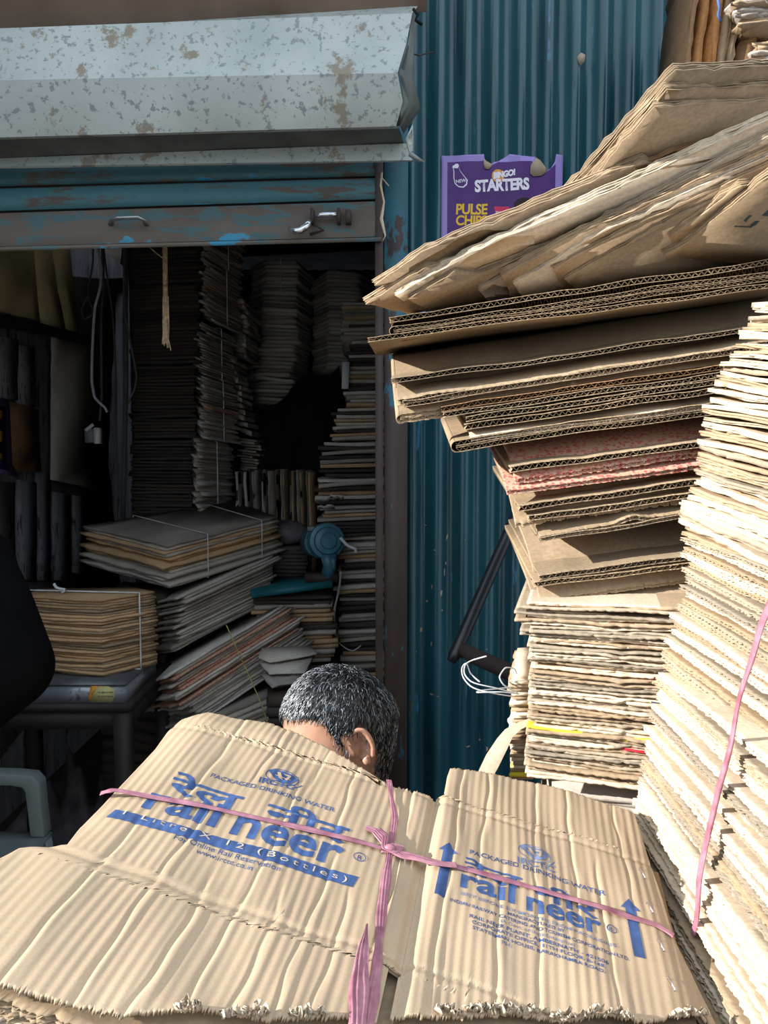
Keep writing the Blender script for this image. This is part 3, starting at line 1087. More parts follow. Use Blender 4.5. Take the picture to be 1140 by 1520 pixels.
FN = [
    ('topmost fanned carton, its long bright edge against the teal wall', [(1003, 104), (1270, 93), (1270, 330), (835, 290)], 0.00, {}),
    ('second fanned carton from the top with a fluted upper edge', [(990, 133), (1270, 121), (1270, 335), (845, 294)], 0.018, {}),
    ('broad fanned carton with a bare shaded underside', [(972, 158), (1270, 144), (1270, 345), (850, 300)], 0.036, {}),
    ('torn dark flap sticking out between the fanned cartons', [(900, 258), (1103, 191), (1113, 216), (960, 275)], 0.050, dict(mat='kraft_dark', double=False)),
    ('long fanned carton reaching left across the snack poster', [(955, 238), (1002, 262), (900, 330), (700, 420), (556, 424), (636, 370)], 0.058, {}),
    ('fanned carton with the leftmost pointed tip and broad brown underside', [(632, 397), (900, 330), (860, 425), (742, 443), (604, 466), (543, 451)], 0.074, dict(double=True)),
    ('narrow fanned carton with a rolled bright edge', [(1270, 118), (1270, 200), (900, 330), (700, 410), (600, 447), (586, 438), (700, 374), (840, 313)], 0.090, dict(mat='kraft_light')),
    ('fanned carton with a squared-off folded corner', [(674, 403), (708, 407), (900, 330), (960, 412), (760, 440), (640, 462), (606, 444)], 0.104, {}),
    ('grey-edged fanned carton tip near the middle of the fan', [(1270, 135), (1270, 300), (900, 428), (724, 446), (710, 430), (800, 380)], 0.116, dict(mat='kraft_warm')),
    ('crumpled-edged fanned carton beside the grey one', [(1270, 160), (1270, 320), (900, 428), (757, 440), (745, 409), (850, 352)], 0.127, {}),
    ('fanned carton with a torn notch in its left tip', [(1270, 172), (1270, 330), (900, 428), (776, 440), (762, 421), (900, 340)], 0.138, dict(mat='kraft_light')),
    ('thin fanned carton just above the broad lower underside', [(1270, 186), (1270, 340), (960, 415), (834, 428), (821, 399), (960, 325)], 0.149, {}),
    ('fanned carton with a wide smooth underside above the straight pile', [(1270, 205), (1270, 385), (1000, 420), (862, 436), (838, 414), (1000, 322)], 0.160, {}),
    ('small fluted carton end poking out by the printed carton', [(1102, 275), (1130, 275), (1040, 345), (1005, 366), (994, 352)], 0.176, dict(mat='kraft', double=True)),
    ('front fanned carton with small dark print on its underside', [(1270, 166), (1270, 380), (1140, 396), (985, 379), (1010, 366), (1140, 262)], 0.192, {}),
]
fan_last = None
for k, (lab, pts, off, kw) in enumerate(FN):
    fan_last, q = fan(lab, pts, off * 0.62, seed=k, **kw)
# dark print on the underside of the front carton
mb = MB()
for lp in ([(1104, 327), (1112, 319), (1117, 320), (1112, 324), (1107, 330)], [(1113, 335), (1121, 328), (1128, 328), (1122, 334), (1116, 337)], [(1131, 320), (1140, 312), (1147, 313), (1140, 321)],
           [(1090, 335), (1117, 336), (1116, 338), (1091, 337)]):
    pts = [fan_pt(x, y, 0.192 * 0.62 + 0.0006) for x, y in lp]
    mb.add(pts, [[list(range(len(lp)))]])
o = mb.build('printed_marks', 'black_print', fan_last)
o['kind'] = 'stuff'

# ------------------------------------------------------------------ tied bundle under the leaning pile
YL = 1.13


def lower_bundle():
    root = thing('carton_bundle', 'tied bundle of thin flattened cartons with yellow and red prints, under the leaning pile', 'cardboard bundle', P(880, 1170, YL))
    rng = np.random.default_rng(21)
    n = 66
    ang = math.radians(15)
    for i in range(n):
        f = i / (n - 1)
        yl = 1152 + (897 - 1152) * f
        xl = 781 + rng.normal(0, 2) + (-18 if 0.80 < f < 0.97 and i % 2 else 0) + 8 * f
        if f > 0.9:
            xl -= 6
        A = P(xl, yl + rng.normal(0, 1.0), YL + rng.normal(0, 0.003))
        e = np.array([math.cos(ang), -math.sin(ang), 0.035 * (f - 0.5) - 0.01 + rng.normal(0, 0.006)])
        xs = np.linspace(0, 0.30, 60)
        kink = 0.135 + rng.normal(0, 0.004)
        ys = np.array([0, 0.01, 0.1, 0.3])
        off = np.abs(rng.normal(0, 0.0016, 60)) + 0.004 * np.exp(-((xs - kink) / 0.004) ** 2) * rng.uniform(-1, 1.2) + 0.01 * np.clip((kink - xs) / 0.13, 0, 1) * rng.uniform(0, 0.5)
        th = rng.uniform(0.0026, 0.0042)
        zz = 0.0012 * np.sin(xs * 30 + rng.uniform(0, 6)) + 0.002 * np.exp(-((xs - kink) / 0.01) ** 2) * rng.normal()
        up = np.array([0, 0, 1.0])
        back = np.array([math.sin(ang), math.cos(ang), 0.06])
        T = A + xs[:, None, None] * e + (ys[None, :] + off[:, None] * (ys[None, :] < 0.05))[..., None] * back + up * zz[:, None, None]
        mb = MB()
        mb.thick(T + up * th, T)
        mat = ['kraft_warm', 'kraft_light', 'kraft_warm', 'kraft'][rng.integers(4)]
        if i == 18:
            mat = 'yellow'
        if i in (13, 14):
            mat = 'kraft_light'
        o = mb.build('flattened_carton', mat, root, origin=A)
        if mat == 'yellow':
            o['label'] = 'yellow printed carton'
        # printed red / dark right ends
        if i in (13, 14, 40, 58, 32, 26):
            pm = {13: 'red', 14: 'red', 40: 'red', 58: 'red', 32: 'black_print', 26: 'black_print'}[i]
            m2 = MB()
            sl = xs > (kink if i < 20 else 0.17)
            T2 = T[sl][:, :1] - back * 0.0005
            m2.grid(np.concatenate([T2, T2 + up * th], 1))
            m2.build('printed_edge', pm, o, origin=A)
    for i in range(6):
        pass
    mb = MB()
    c = P(765, 1033, 1.16)
    for pts in ([(770, 1030), (745, 1027), (706, 1028), (712, 1025), (762, 1020)],
                [(768, 1030), (740, 1022), (700, 1014), (688, 1000), (690, 986), (700, 980), (722, 974)],
                [(764, 1034), (735, 1030), (700, 1022), (686, 1005), (685, 990), (693, 982), (697, 1000), (712, 1012)],
                [(768, 1028), (748, 1018), (740, 1005), (750, 990), (764, 992), (767, 1000)]):
        q = [P(x, y, 1.16 - 0.03 * math.sin(k)) for k, (x, y) in enumerate(pts)]
        q = np.array(q)
        # smooth
        t = np.linspace(0, len(q) - 1, 40)
        sm = np.stack([np.interp(t, np.arange(len(q)), q[:, j]) for j in range(3)], 1)
        for _ in range(6):
            sm[1:-1] = (sm[:-2] + sm[1:-1] * 2 + sm[2:]) / 4
        mb.tube(sm, 0.0011, 6)
    mb.build('loose_twine_end', 'twine', root, smooth=True)
    return root


lower_bundle()
mb = MB()
G = []
for k, (x, y, wd) in enumerate([(706, 1156, 16), (722, 1122, 18), (738, 1098, 15), (750, 1084, 11), (766, 1075, 8), (785, 1068, 6)]):
    p = P(x, y, 1.19)
    p2 = P(x + wd, y + wd * 0.9, 1.17)
    G.append([p, (p + p2) / 2 + np.array([0, -0.006, 0.002]), p2])
G = np.array(G)
mb.thick(G, G + np.array([0, 0.004, 0]))
tag(mb.build('sack_strip', 'kraft_warm', auto=60), 'curled pale strip of sacking at the lower left of the tied bundle', 'sack strip')
# a smaller stub of cartons beside/behind it
o = [P(757, 1100, 1.20)[:2], P(790, 1100, 1.20)[:2], P(800, 1100, 1.42)[:2], P(768, 1100, 1.42)[:2]]
bundle('short stack of pale cartons half hidden left behind the tied bundle with yellow prints', o, zat(1158, 1.2), zat(1010, 1.2), 26, ['kraft_light', 'kraft'], seed=5, jit=0.006, odd={1: 'yellow'}, step=0.02)
# darker bundles carrying the pile, mostly hidden
o = [(0.26, 1.16), (0.60, 1.06), (0.66, 1.40), (0.32, 1.48)]
zt = P(781, 1166, YL)[2] - 0.005
bundle('dark bundle of cartons directly under the tied bundle with yellow prints', o, zt - 0.22, zt - 0.012, 26, ['kraft_grey', 'kraft_shade', 'kraft_dark'], seed=6, group='bundles carrying the right-hand pile', odd={19: 'red'})
bundle('carton bundle low down behind the front bundle, second from the floor', o, 0.42, zt - 0.235, 30, ['kraft_grey', 'kraft'], seed=7, group='bundles carrying the right-hand pile')
bundle('carton bundle standing on the floor behind the front bundle', o, 0.0, 0.41, 26, ['kraft_grey', 'kraft'], seed=8, group='bundles carrying the right-hand pile')

# ------------------------------------------------------------------ bracket pipe
br = thing('pipe_bracket', 'black steel pipe bracket leaning against the teal wall', 'pipe bracket', P(672, 975, 1.8))
mb = MB()
mb.tube([P(790, 715, 1.95), P(770, 757, 1.9), P(675, 972, 1.72), P(669, 982, 1.715)], [0.0145, 0.0145, 0.0145, 0.010], 16)
mb.build('upper_pipe', 'steel_dark', br, smooth=True)
mb = MB()
mb.tube([P(684, 962, 1.73), P(700, 972, 1.70), P(766, 1002, 1.6), P(820, 1026, 1.5)], [0.014, 0.018, 0.018, 0.018], 14)
mb.build('lower_pipe', 'steel_rusty', br, smooth=True)
mb = MB()
mb.tube([P(678, 955, 1.74), P(690, 975, 1.73)], 0.009, 10)
mb.build('weld_joint', 'steel_rusty', br, smooth=True)

# ------------------------------------------------------------------ right-hand column of tied bundles
VD = P(380, 475, 1.0) - CAM
VD = nrm(VD)
XR_ = nrm(np.cross(VD, (0, 0, 1)))


def right_column():
    VD = None
    prof = [(1118, 440), (1112, 465), (1098, 490), (1092, 505), (1062, 560), (1050, 590), (1046, 612), (1034, 645), (1036, 690), (1024, 720), (1004, 757), (1010, 790), (1016, 830), (1010, 880), (996, 915), (985, 960),
            (975, 1010), (965, 1060), (957, 1110), (947, 1160), (936, 1200), (908, 1250), (884, 1300), (864, 1350), (850, 1390)]
    py = np.array([p[1] for p in prof], float)
    pxx = np.array([p[0] for p in prof], float)
    bands = [
        (442, 620, 27, 'bundle of pale flattened cartons at the top of the right-hand column', (380, 475), 1),
        (622, 790, 23, 'bundle of pale bowed cartons with curling left ends in the right-hand column', (410, 505), 1),
        (792, 990, 26, 'bundle of bleached fluted cartons above the pink-tied one at the right edge', (470, 570), 0),
        (992, 1385, 50, 'large bundle at the right edge tied with a pink plastic strip', (605, 688), 0)]
    rng = np.random.default_rng(31)
    roots = []
    for (y0, y1, n, lab, cur, smooth_edge) in bands:
        fx = np.interp(y1, py, pxx)
        root = thing('carton_bundle', lab, 'cardboard bundle', P(fx, y1, 1.04))
        roots.append(root)
        VD = nrm(P(*cur, 1.0) - CAM)
        XR_ = nrm(np.cross(VD, (0, 0, 1)))
        for i in range(n):
            y = y1 + (y0 - y1) * (i + 0.5) / n
            x = np.interp(y, py, pxx) + rng.normal(0, 3.0) + 3 * math.sin(i * 1.9)
            A = P(x, y + rng.normal(0, 1.2), 1.05 + rng.normal(0, 0.004))
            v = nrm(VD + np.array([0, 0, rng.normal(0, 0.008)]))
            B = A - v * 0.46
            side = nrm(XR_ + np.array([0, 0, -0.02 + rng.normal(0, 0.008)]))
            D, C = A + side * 0.34, B + side * 0.34
            th = (y1 - y0) / n / 1140 * 1.05 * 0.90 * rng.uniform(0.75, 1.12)
            mb = MB()
            # face A-B looks left: order so that the normal points up
            two = smooth_edge and rng.random() < 0.65
            card(mb, B, A, D, C, th * (0.47 if two else 1), 2 if two else 1, 0.0004, 0.0085, 0.0045 if smooth_edge else 0.0024, 0.0035 if smooth_edge else 0.0022, (0, 0.3), 300 + i + int(y0), [0, 0.02, 0.12, 1], wave=not smooth_edge, fold=False, spl=4, liner=0.0012)
            mb.build('flattened_carton', ['kraft_light', 'kraft', 'kraft_light', 'kraft_warm'][rng.integers(4)], root, origin=A)
    # pink strip on the lowest bundle
    mb = MB()
    pix = [(1180, 860), (1150, 930), (1140, 965), (1118, 1030), (1104, 1110), (1085, 1170), (1068, 1250), (1055, 1310), (1042, 1370), (1038, 1388)]
    pts = []
    nn = nrm(np.cross(VD, (0, 0, 1))) * -1
    A0 = P(np.interp(1180, py, pxx), 1180, 1.05)
    for k, (x, y) in enumerate(pix):
        d = P(x, y, 1) - CAM
        # vertical-ish face through the sheet ends
        up = P(942, 1250, 1.05) - P(1010, 850, 1.05)
        fn = nrm(np.cross(VD, up))
        if fn[0] > 0:
            fn = -fn
        kk = ((A0 - CAM) @ fn) / (d @ fn)
        pts.append(CAM + d * kk + fn * (0.013 if k < 8 else 0.006))
    pts = np.array(pts)
    t = np.linspace(0, len(pts) - 1, 60)
    sm = np.stack([np.interp(t, np.arange(len(pts)), pts[:, j]) for j in range(3)], 1)
    for _ in range(4):
        sm[1:-1] = (sm[:-2] + sm[1:-1] * 2 + sm[2:]) / 4
    for k, (dx, r0) in enumerate([(0, 0.0034), (0.002, 0.0024), (-0.0018, 0.0024)]):
        r = r0 * (1 + 0.35 * np.sin(np.linspace(0, 14 + 4 * k, 60) + k))
        mb.tube(sm + np.array([0.0, dx, dx * 0.2]) + 0.0012 * np.sin(np.linspace(0, 9, 60) + 2 * k)[:, None] * nrm(VD), r, 8, flat=0.55, ref=nn)
    mb.build('pink_strip', 'pink', roots[-1], smooth=True)
    return roots


right_column()
o = [(0.40, 0.60), (0.40, 1.06), (0.74, 1.06), (0.74, 0.60)]
bundle('carton bundle on the floor under the right-hand column', o, 0.0, 0.42, 24, ['kraft', 'kraft_light'], seed=9, group='bundles carrying the right-hand column')
bundle('carton bundle second from the floor under the right-hand column', o, 0.43, 0.78, 22, ['kraft', 'kraft_light'], seed=12, group='bundles carrying the right-hand column')

# ------------------------------------------------------------------ things on the high shelf, top right
SH = P(1140, 132, 1.62)
mb = MB()
mb.box((0.98, 1.85, SH[2] - 0.015), (0.70, 0.46, 0.02))
mb.box((0.75, 2.02, SH[2] - 0.10), (0.03, 0.05, 0.14))
mb.box((1.15, 2.02, SH[2] - 0.10), (0.03, 0.05, 0.14))
struct(mb.build('trim_2', 'table'))
rng = np.random.default_rng(77)
row = [(1012, 130, 1040, -120, 9, 'kraft_dark', 'dark brown carton leaning at the left end of the high shelf'),
       (1024, 130, 1058, -120, 12, 'kraft_orange', 'orange-brown carton leaning second on the high shelf'),
       (1040, 130, 1076, -120, 16, 'kraft_orange', 'orange-brown carton with blue marks leaning on the high shelf'),
       (1058, 130, 1093, -120, 14, 'kraft', 'pale-edged carton leaning mid-shelf at the top right'),
       (1074, 108, 1108, -120, 12, 'kraft', 'thin carton leaning beside the dark brown one on the high shelf'),
       (1088, 130, 1126, -120, 26, 'kraft_dark', 'broad shaded brown carton on the high shelf')]
for k, (xa, ya, xb, yb, wpx, mt, lab) in enumerate(row):
    Y = 1.66
    a, b = P(xa, ya, Y), P(xb, yb, Y + 0.03)
    a2, b2 = P(xa + wpx, ya, Y - 0.01), P(xb + wpx, yb, Y + 0.02)
    sub = outline_sub([a, a2, b2, b], 0.02, rng, 0.0015)
    mb = MB()
    prism(mb, sub, (0.12, 0.97, 0.0), 0.30)
    o = tag(mb.build('flattened_carton', mt, origin=a), lab, 'flattened carton', 'cartons on the high shelf')
    if k == 2:
        mid_carton = o
for (x0, y0, y1, nn_, lab, sd) in [(1118, 128, 50, 13, 'crumpled carton pile on the high shelf at the top right corner', 1), (1094, 32, -60, 20, 'rough-edged carton bundle lying across the top of the high shelf', 2)]:
    o = [P(x0, 60, 1.62)[:2], P(1300, 60, 1.62)[:2], P(1300, 60, 1.95)[:2], P(x0, 60, 1.9)[:2]]
    bundle(lab, o, zat(y0, 1.62) + 0.004, zat(y1, 1.62), nn_, ['kraft', 'kraft_grey'], seed=40 + sd, jit=0.012, jag=0.006, tilt=(0.08, 0), step=0.018)
mb = MB()
mb.tube([P(1064, -10, 1.6), P(1068, 12, 1.6), P(1066, 22, 1.6), P(1070, 32, 1.6)], 0.003, 6)
mb.build('hanging_cord', 'ink', mid_carton)
# ================================================================== the near bundle with the printed carton on top
cp, sp = math.cos(PIT), math.sin(PIT)
c2w = lambda v: np.array([v[0], v[2] * cp + v[1] * sp, -v[2] * sp + v[1] * cp])
U_ = nrm(c2w((210, 233, 1140.0)))
R0 = nrm(c2w((1, -0.252, -0.133)))
N_ = nrm(np.cross(R0, U_))
R_ = np.cross(U_, N_)
O_ = P(370, 1255, 1)
O_ = CAM + (O_ - CAM) / ((O_ - CAM) @ np.array([0, cp, -sp])) * 0.79


def st(px, py):
    d = P(px, py, 1.0) - CAM
    k = ((O_ - CAM) @ N_) / (d @ N_)
    p = CAM + d * k - O_
    return float(p @ R_), float(p @ U_)


def seg_noise(x, cuts, seed):
    return 0


CREASES = [(-0.118, 0.0022, 0.004, -0.30, -0.02), (-0.062, 0.0018, 0.003, -0.30, 0.02), (-0.018, 0.0024, 0.004, -0.30, -0.07), (0.020, 0.0016, 0.003, -0.2, 0.10), (0.052, 0.0018, 0.004, -0.30, -0.05),
           (0.085, 0.0016, 0.003, -0.30, 0.02), (0.112, 0.0014, 0.003, -0.3, -0.02), (-0.09, 0.0014, 0.004, 0.02, 0.3), (-0.035, 0.0012, 0.003, 0.10, 0.3), (0.03, 0.0010, 0.003, 0.14, 0.3),
           (0.075, 0.0014, 0.003, 0.05, 0.3), (0.150, 0.0022, 0.004, -0.08, 0.2), (0.205, 0.0018, 0.003, -0.10, 0.30), (0.238, 0.0016, 0.003, 0.06, 0.3), (0.262, 0.0016, 0.004, -0.2, 0.08), (0.300, 0.0014, 0.003, -0.2, 0.3),
           (0.343, 0.0016, 0.003, 0.05, 0.3), (0.372, 0.0014, 0.003, -0.2, 0.14), (0.405, 0.0012, 0.003, 0.08, 0.3)]


def hsurf(s, t):
    """height of the crumpled top face above its mean plane"""
    s = np.asarray(s, float)
    t = np.asarray(t, float)
    wander = 0.0012 * np.sin(t * 23 + s * 9)
    h = 0.00027 * np.sin((s + wander) * 2 * np.pi / 0.0098) * (0.75 + 0.25 * np.sin(s * 41 + t * 13))
    h = h + 0.0016 * np.sin(s * 26 + 1) * np.sin(t * 17 + 0.6) + 0.0008 * np.sin(s * 61 + t * 22)
    for (c, d, w_, t0, t1) in CREASES:
        cc = c + 0.0022 * np.sin(t * 24 + c * 90) + 0.0008 * np.sin(t * 90 + c * 50)
        w_ = w_ * 0.62
        m = 1 / (1 + np.exp(-(t - t0) / 0.012)) / (1 + np.exp((t - t1) / 0.012))
        h = h - 0.85 * d * m * np.exp(-((s - cc) / w_) ** 2) + 0.45 * d * m * np.exp(-((s - cc - 0.006) / w_ / 2.2) ** 2)
    # score lines across the carton
    for (t0, d) in ((-0.083 - 0.0, 0.0017), (0.176, 0.0015)):
        tt = t0 + 0.0015 * np.sin(s * 60)
        h = h - d * np.exp(-((t - tt) / 0.0035) ** 2)
    # fold between the two panels
    h = h - 0.006 * np.exp(-((s - 0.178) / 0.007) ** 2) + 0.0015 * np.exp(-((s - 0.195) / 0.01) ** 2)
    # the left side and the far flap sag away, the near flaps curl
    h = h - 0.9 * np.clip(-0.125 - s, 0, 1) ** 1.5 * np.clip((t + 0.09) / 0.05, 0, 1)
    h = h + 0.010 * np.exp(-((s - 0.02) / 0.09) ** 2) * np.clip((t - 0.17) / 0.06, 0, 1)
    h = h - 0.35 * np.clip(t - 0.20, 0, 1) ** 1.2 * (s < 0.178)
    h = h + 0.004 * np.clip((-0.10 - t) / 0.1, 0, 1)
    h = h - 0.5 * np.clip(s - 0.425, 0, 1) ** 1.3
    return h


def on_sheet(s, t, lift=0.0):
    s = np.asarray(s, float)
    t = np.asarray(t, float)
    h = hsurf(s, t) + lift
    return O_ + s[..., None] * R_ + t[..., None] * U_ + h[..., None] * N_


NB = thing('carton_bundle', 'big tied bundle in the foreground, printed blue and crossed by pink plastic twine', 'cardboard bundle', O_ + N_ * -0.35)
rng = np.random.default_rng(3)


def edge_poly(pts):
    a = np.array([st(*p) for p in pts])
    return a


LT = edge_poly([(248, 1078), (270, 1062), (310, 1052), (352, 1064), (400, 1072), (440, 1090), (475, 1108), (520, 1134), (560, 1155), (577, 1164)])     # far edge, left panel
LB = edge_poly([(-60, 1462), (0, 1468), (60, 1484), (120, 1500), (180, 1512), (300, 1500), (400, 1518), (520, 1512), (560, 1525)])                       # near edge, left panel
LL = edge_poly([(-40, 1300), (0, 1272), (30, 1256), (100, 1252), (120, 1222), (150, 1192), (170, 1170), (232, 1104), (250, 1078)])                     # left edge
RT = edge_poly([(585, 1160), (650, 1158), (662, 1158), (668, 1141), (700, 1143), (745, 1150), (800, 1162), (860, 1180), (905, 1195), (938, 1206)])
RB = edge_poly([(598, 1512), (700, 1506), (760, 1502), (830, 1512), (900, 1506), (960, 1515), (1040, 1498), (1070, 1520)])
RR = edge_poly([(1072, 1520), (1050, 1480), (1003, 1392), (985, 1330), (962, 1268), (943, 1212), (938, 1200)])


def panel(mb, mode):
    if mode == 'L':
        sr = 0.1775
        nt_, ns = 230, 420
        ts = np.linspace(0, 1, nt_)
        a = np.linspace(0, 1, ns)
        # left boundary as s(t)
        ll = LL[np.argsort(LL[:, 1])]
        tb = np.interp(np.linspace(-0.22, sr, ns), LB[np.argsort(LB[:, 0])][:, 0], np.sort(LB[:, 0]) * 0 + LB[np.argsort(LB[:, 0])][:, 1])
    return


def build_panel(left, right, bot, top, ns, nt_, jb=0.0015, jt=0.001, seed=0):
    """left/right: functions s(t); bot/top: functions t(s)"""
    rg = np.random.default_rng(seed)
    a = np.linspace(0, 1, ns)
    b = np.linspace(0, 1, nt_)
    s = np.repeat((left(0) + (right(0) - left(0)) * a)[:, None], nt_, 1)
    nb_, ntp = rg.normal(0, jb, ns), rg.normal(0, jt, ns)
    for _ in range(4):
        t0 = bot(s[:, 0]) + nb_
        t1 = top(s[:, -1]) + ntp
        t = t0[:, None] + (t1 - t0)[:, None] * b[None]
        s = left(t) + (right(t) - left(t)) * a[:, None]
    return s, t


srt = lambda A_, k: A_[np.argsort(A_[:, k])]
fL = lambda t: np.interp(t, srt(LL, 1)[:, 1], srt(LL, 1)[:, 0])
fM = lambda t: 0.178 + 0 * np.asarray(t)
fMl = lambda t: np.where(np.asarray(t) < -0.095, 0.166, np.where(np.asarray(t) > 0.183, 0.150, 0.178))
fMr = lambda t: np.where(np.asarray(t) < -0.095, 0.176, np.where(np.asarray(t) > 0.188, 0.186, 0.178))
fR = lambda t: np.interp(t, srt(RR, 1)[:, 1], srt(RR, 1)[:, 0])
bL = lambda s: np.interp(s, srt(LB, 0)[:, 0], srt(LB, 0)[:, 1])
tL = lambda s: np.interp(s, srt(LT, 0)[:, 0], srt(LT, 0)[:, 1])
bR = lambda s: np.interp(s, srt(RB, 0)[:, 0], srt(RB, 0)[:, 1])
tR = lambda s: np.interp(s, srt(RT, 0)[:, 0], srt(RT, 0)[:, 1])
mb = MB()
for (l, r_, b_, t_, sd, ns) in ((fL, fMl, bL, tL, 1, 420), (fMr, fR, bR, tR, 2, 330)):
    s, t = build_panel(l, r_, b_, t_, ns, 150, seed=sd)
    T = on_sheet(s, t)
    mb.thick(T, T - N_ * 0.0035)
TOP = mb.build('printed_carton', 'kraft_top', NB, smooth=True)
TOP['label'] = 'top carton with blue lettering'


# --- lettering on the carton
def spots(pts):
    return [st(*p) for p in pts]


def sheet_mesh(V, Fs, lift, nm, mat):
    mb = MB()
    mb.add(on_sheet(V[:, 0], V[:, 1], lift), [Fs])
    return mb.build(nm, mat, TOP)


def stext(body, p0, p1, nm='printed_lettering', mat='ink', bold=0.02, hs=1.0, shear=0.0, space=1.0, lift=0.0005, gx=0.0022, gy=0.02, dt=0.0):
    """baseline from photo pixel p0 (left) to p1 (right)"""
    a, b = [np.array(p if abs(p[0]) < 2 else st(*p)) for p in (p0, p1)]
    me = text_np(body, bold, shear, space)
    xs = [v.co.x for v in me.vertices]
    L = np.linalg.norm(b - a)
    e = (b - a) / L
    f = np.array([-e[1], e[0]])
    k = L / (max(xs) - min(xs))
    o = a - e * min(xs) * k + f * dt
    V, Fs = slice_mesh(me, ((e[0] * k, f[0] * k * hs, o[0]), (e[1] * k, f[1] * k * hs, o[1])), gx, gy)
    return sheet_mesh(V, Fs, lift, nm, mat)


def sshape(loops, nm='printed_mark', mat='ink', lift=0.0005, gx=0.0022, gy=0.012):
    V, Fs = slice_mesh(poly_me(loops), ((1, 0, 0), (0, 1, 0)), gx, gy)
    return sheet_mesh(V, Fs, lift, nm, mat)


# left panel
sshape([spots([(172, 1198), (532, 1302), (523, 1317), (158, 1209)])], 'printed_band')
# letters inside the band are bare card colour
a, b = np.array(st(180, 1206)), np.array(st(513, 1307))
me = text_np('1 Litre X 12 (Bottles)', 0.012, 0, 1.0)
stext('1 Litre X 12 (Bottles)', (182, 1207), (514, 1309), 'band_lettering', 'kraft_light', 0.0, 0.62, 0, 1.45, lift=0.0009)
stext('rail', (-0.125, 0.0085), (-0.043, 0.0115), 'printed_lettering', 'ink', 0.026, 0.80, 0, 1.0)
stext('neer', (-0.026, 0.0095), (0.094, 0.011), 'printed_lettering', 'ink', 0.024, 0.96, 0, 1.0)
stext('रेल', (-0.117, 0.0445), (-0.032, 0.0455), 'printed_lettering', 'ink', 0.022, 0.56, 0, 1.0)
stext('नीर', (-0.003, 0.0445), (0.092, 0.046), 'printed_lettering', 'ink', 0.022, 0.56, 0, 1.0)
stext('IRCTC', (383, 1162), (436, 1174), 'printed_lettering', 'ink', 0.03, 0.95)
stext('PACKAGED DRINKING WATER', (312, 1152), (496, 1206), 'printed_lettering', 'ink', 0.008, 1.0)
stext('For Online Rail Reservation', (257, 1246), (415, 1295), 'printed_lettering', 'ink', 0.0, 1.0)
stext('www.irctc.co.in', (290, 1266), (374, 1293), 'printed_lettering', 'ink', 0.0, 1.0)
stext('R', (530, 1275), (537, 1277), 'printed_lettering', 'ink', 0.01, 1.0)


def ring(cx, cy, r1, r2, sx=1.0, sy=1.0, k=24, a0=0, a1=2 * math.pi):
    c = np.array(st(cx, cy))
    an = np.linspace(a0, a1, k + 1)
    o = [(c[0] + r1 * sx * math.cos(t), c[1] + r1 * sy * math.sin(t)) for t in an]
    i = [(c[0] + r2 * sx * math.cos(t), c[1] + r2 * sy * math.sin(t)) for t in an]
    return [[o[j], o[j + 1], i[j + 1], i[j]] for j in range(k)]


def emblem(cx, cy, k=1.0, mat='ink'):
    c = np.array(st(cx, cy))
    sshape(ring(cx, cy, 0.0165 * k, 0.0155 * k, 1.25, 0.95), 'printed_emblem', mat)
    lens = [(c[0] + x * k, c[1] + y * k) for x, y in [(-0.020, 0.006), (-0.012, 0.011), (0, 0.0125), (0.012, 0.010), (0.018, 0.004), (0.014, -0.006), (0.004, -0.012), (-0.004, -0.010), (-0.012, -0.003)]]
    sshape([lens], 'printed_emblem', mat)
    sshape([[(c[0] + x * k, c[1] + y * k) for x, y in lp] for lp in
            ([(-0.009, 0.007), (-0.005, 0.008), (0.002, -0.006), (-0.003, -0.005)], [(-0.001, 0.008), (0.009, 0.007), (0.009, 0.004), (0.001, 0.005)],
             [(0.006, 0.004), (0.009, 0.004), (0.007, -0.005), (0.004, -0.004)], [(-0.009, 0.0005), (0.011, -0.001), (0.011, -0.0022), (-0.009, -0.001)])], 'emblem_gap', 'kraft_top', 0.0009)
    sshape(ring(cx, cy, 0.024 * k, 0.0225 * k, 1.1, 0.8, 8, -0.9, -0.2), 'printed_emblem', mat)


emblem(419, 1155)
sshape(ring(534, 1272, 0.0068, 0.0058), 'registered_ring')
# right panel
for (tip, base_, wd) in (((667, 1253), (652, 1330), 1), ((933, 1334), (950, 1420), 1)):
    t0, b0 = np.array(st(*tip)), np.array(st(*base_))
    d = t0 - b0
    L = np.linalg.norm(d)
    e = d / L
    f = np.array([e[1], -e[0]])
    sw, hw, hl = 0.0055, 0.0105, 0.016
    lp = [b0 - f * sw, b0 + f * sw, t0 - e * hl + f * sw, t0 - e * hl + f * hw, t0, t0 - e * hl - f * hw, t0 - e * hl - f * sw]
    lp = [tuple(v) for v in lp]
    sshape([[lp[0], lp[1], lp[2], lp[6]], [lp[3], lp[4], lp[5]]], 'printed_arrow')
stext('rail', (0.219, 0.0355), (0.277, 0.0355), 'printed_lettering', 'ink', 0.026, 0.84)
stext('neer', (0.289, 0.0325), (0.368, 0.0325), 'printed_lettering', 'ink', 0.024, 0.95)
stext('रेल', (0.221, 0.0595), (0.284, 0.0595), 'printed_lettering', 'ink', 0.022, 0.52)
stext('नीर', (0.297, 0.0545), (0.366, 0.0545), 'printed_lettering', 'ink', 0.022, 0.52)
stext('R', (905, 1379), (911, 1381), 'printed_lettering', 'ink', 0.01, 1.0)
sshape(ring(909, 1377, 0.0055, 0.0046), 'registered_ring')
stext('IRCTC', (768, 1282), (824, 1296), 'printed_lettering', 'inkl', 0.03, 0.95)
stext('PACKAGED DRINKING WATER', (697, 1268), (899, 1329), 'printed_lettering', 'ink', 0.008, 1.0)
emblem(793, 1268, 0.92, 'inkl')
stext('BEST BEFORE SIX MONTHS FROM PACKAGING', (0.221, 0.0235), (0.381, 0.0215), 'printed_lettering', 'inkl', 0.005, 0.85)
